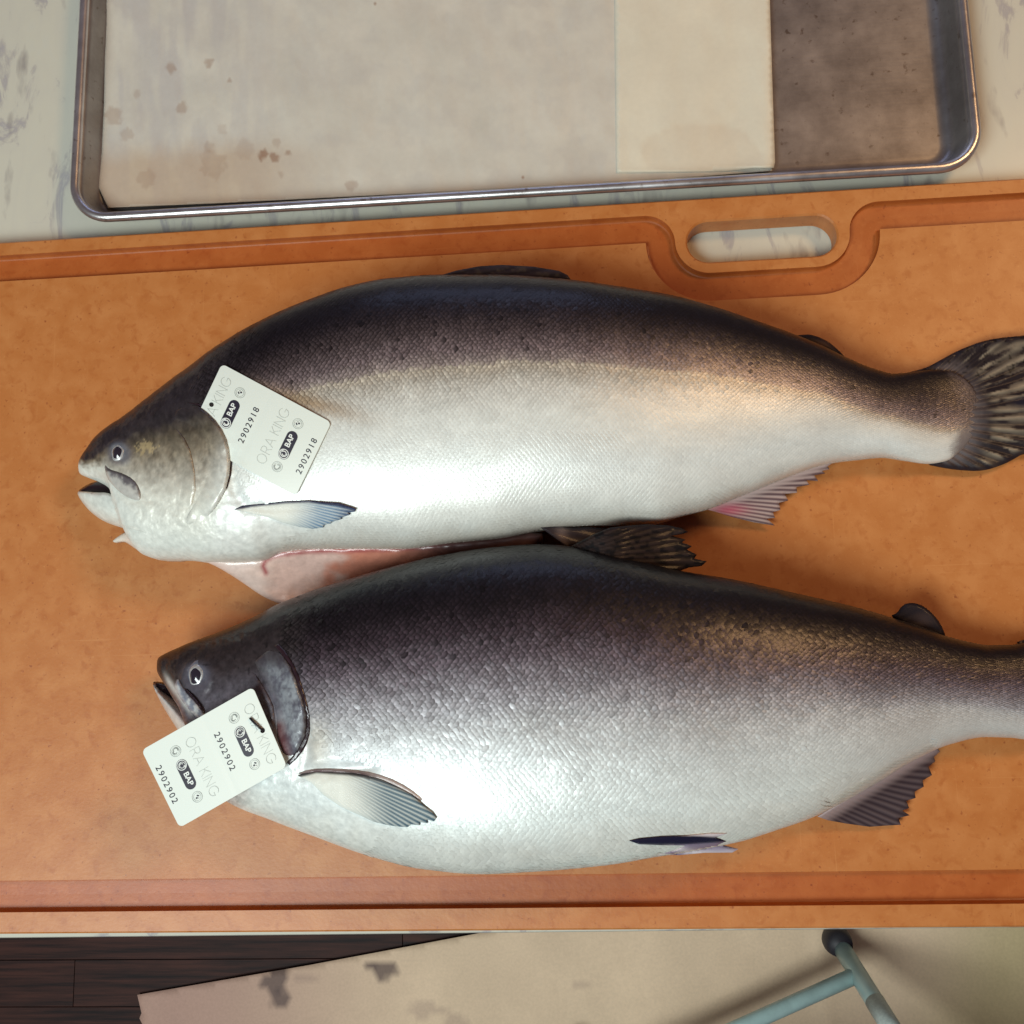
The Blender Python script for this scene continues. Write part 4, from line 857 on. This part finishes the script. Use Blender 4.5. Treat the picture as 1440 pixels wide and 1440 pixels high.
def make_tag(label, corners, zfun, number, fs, thick=.0006):
    c00, c10, c01, c11 = [np.array(c, float) for c in corners]
    root = thing('fish_tag', label, 'tag', 'paper tags on the salmon')
    def pxy(ab):
        ab = np.asarray(ab, float); a = (ab[:, 0]/AW)[:, None]; b = (ab[:, 1]/BH)[:, None]
        return c00*(1-a)*(1-b) + c10*a*(1-b) + c01*(1-a)*b + c11*a*b
    def put(ab, h):
        p = pxy(ab); z = zfun(p[:, 0], p[:, 1]); q = at(p[:, 0], p[:, 1], z); q[:, 2] += h; return q
    out = rr3 = np.array(arc(AW-3.2, 3.2, 3.2, -90, 0, 8) + arc(AW-3.2, BH-3.2, 3.2, 0, 90, 8) + arc(3.2, BH-3.2, 3.2, 90, 180, 8) + arc(3.2, 3.2, 3.2, 180, 270, 8))
    hole = np.array([(AW*.497 + 1.55*math.cos(a), BH*.935 + 1.55*math.sin(a)) for a in np.linspace(0, 2*math.pi, 20, endpoint=False)])
    v, f = fill([resample(out, 3), hole], 3.)
    top = put(v, 0); crease = -.00035*np.exp(-((v[:, 1]-BH*.545)/.5)**2); top[:, 2] += crease; bot = put(v, -thick)
    V, Fc = shell(top, bot, f); link('card', mesh('card', V, Fc), M_card, root, False)
    def pr(name, V, Fc, m, h, label=None):
        V = np.asarray(V, float); o = link(name, mesh(name, put(V, h), Fc), m, root, False)
        return o
    def tess(P): v, f = fill([resample(P, 1.2)], None); return v, f
    for b0 in (0, .53):
        V, Fc = word('ORA KING', AW*.15, AW*.885, BH*(b0+.378), 6.3, .38); pr('brand_lettering', V, Fc, M_pale, .00012)
        V, Fc = font_mesh(number, 5.2, .03, 1.28); V = V*np.array([AW*.47/np.ptp(V[:, 0]), 4.0/np.ptp(V[:, 1])]); V = V - (V.max(0)+V.min(0))/2
        pr('number', V + np.array([AW*.49, BH*(b0+.062)]), Fc, M_ink, .00012)
        V, Fc = tess(pillpoly(AW*.5, BH*(b0+.235), AW*.37, 7.2)); em = pr('emblem', V, Fc, M_ink, .00012)
        ce = (AW*.5-AW*.185+3.6, BH*(b0+.235)); allv = []; allf = []
        for v_, f_ in (ring(*ce, 3.05, .5), ring(ce[0]+.35, ce[1]+.1, 2.1, .55, .6, 4.9), ring(ce[0]+.2, ce[1]-.1, 1.1, .6, 2.2, 7.3, r1=1.7)):
            o = len(allv); allv += list(v_); allf += [tuple(i+o for i in q) for q in f_]
        x = pr('swirl', allv, allf, M_white, .00022); x.parent = em
        V, Fc = font_mesh('BAP', 4.5, .10, 1.0); V = V*np.array([8.6/np.ptp(V[:, 0]), 3.5/np.ptp(V[:, 1])]); V = V - (V.max(0)+V.min(0))/2
        x = pr('lettering', V + np.array([AW*.5+3.2, BH*(b0+.235)+.35]), Fc, M_white, .00022); x.parent = em
        for ca, dark in ((.205, 0), (.79, 1)):
            allv = []; allf = []; cc = (AW*ca, BH*(b0+.238))
            for v_, f_ in (ring(*cc, 3.3, .35), ring(*cc, 2.4, .25)) + (() if dark else (ring(cc[0]-.3, cc[1]+.2, 1.5, .6, 1, 4.8), ring(cc[0]+.3, cc[1]-.5, 1.2, .5, 4, 7))):
                o = len(allv); allv += list(v_); allf += [tuple(i+o for i in q) for q in f_]
            bd = pr('badge', allv, allf, M_grey, .00012)
            if dark:
                allv = []; allf = []
                for P in ([(-1.2, .4), (-.2, 1.5), (.3, 1.1), (-.3, .2), (-.9, -.1)], [(-.1, -.3), (.7, .1), (1.2, -.6), (.6, -1.4), (.0, -.9)], [(.9, .9), (1.5, .6), (1.3, .2), (.9, .4)]):
                    o = len(allv); allv += [(cc[0]+p[0], cc[1]+p[1]) for p in P]; allf.append(tuple(range(o, o+len(P)))[::-1])
                x = pr('globe_mark', allv, allf, M_ink, .00018); x.parent = bd
    root_put = put
    return root, put
def quadfit(fs, corners, use, clear, deg=2, lower=None):
    c00, c10, c01, c11 = [np.array(c, float) for c in corners]; P = []
    for a in np.linspace(.02, .98, 15):
        for b in np.linspace(.02, .98, 15): P.append(c00*(1-a)*(1-b) + c10*a*(1-b) + c01*(1-a)*b + c11*a*b)
    P = np.array(P); P = P[use(P)]; Z, _ = fs.hit(P[:, 0], P[:, 1]); ok = ~np.isnan(Z); P, Z = P[ok], Z[ok]
    m = P.mean(0)
    def B(x, y):
        x = (x-m[0])/100; y = (y-m[1])/100; return np.stack([np.ones_like(x), x, y] + ([x*x, x*y, y*y] if deg == 2 else []), -1)
    k = np.linalg.lstsq(B(P[:, 0], P[:, 1]), Z, rcond=None)[0]; off = (Z - B(P[:, 0], P[:, 1])@k).max()
    return lambda x, y: B(np.asarray(x, float), np.asarray(y, float))@k + off + clear
cor1 = [(416, 697), (466, 594), (263, 615), (312, 511.5)]
z1 = quadfit(f1_, cor1, lambda P: np.ones(len(P), bool), .0010)
z1q = z1
def z1(x, y):
    x = np.asarray(x, float); y = np.asarray(y, float); q = np.stack([x, y], 1); E_ = np.array(rear1[:-2] + [(200, 720), (200, 560)], float)
    sd = bdist(np.array(rear1, float), q, False)*np.where(inside(E_, q), -1, 1)
    k = 1 - sstep(0, 45, sd); b = f1_.surf(x, y) + .0010 - .005*(1-sstep(-22, -3, sd)); return z1q(x, y)*(1-k) + b*k
t1, put1 = make_tag('white paper tag numbered 2902918, tucked behind the gill cover of the upper salmon', cor1, z1, '2902918', f1_)
cor2 = [(199, 1055), (252.5, 1164), (355.5, 966), (403.5, 1078)]
zc = [float(s2(np.array([float(a)]), np.array([float(b)]))[0]) for a, b in ((350, 975), (398, 1070), (330, 1000), (370, 1080))]
def z2(x, y):
    x = np.asarray(x, float); y = np.asarray(y, float)
    u = ((x-380)*(-154) + (y-1022)*(87))/(154**2+87**2)*1.0          # 0 at the tied edge, 1 at the far edge
    return max(zc[0], zc[1], zc[2]) + .0052 - .010*u - .007*u*u
t2, put2 = make_tag('white paper tag numbered 2902902, tied over the mouth of the lower salmon', cor2, z2, '2902902', f2)
ha = np.array([(AW*.497, BH*.935), (AW*.40, BH*.89), (AW*.30, BH*.885)])
hp = put2(ha, .0006); hole2 = Vector(hp[0]); e_ = Vector(hp[2])
tube_obj('tie_cord', [hole2 + Vector((.002, .001, -.004)), hole2 + Vector((.0004, 0, .0004)), (hole2+e_)/2 + Vector((0, 0, .0008)), e_ + Vector((0, 0, .0003))], .00065, M_black, t2, 8)
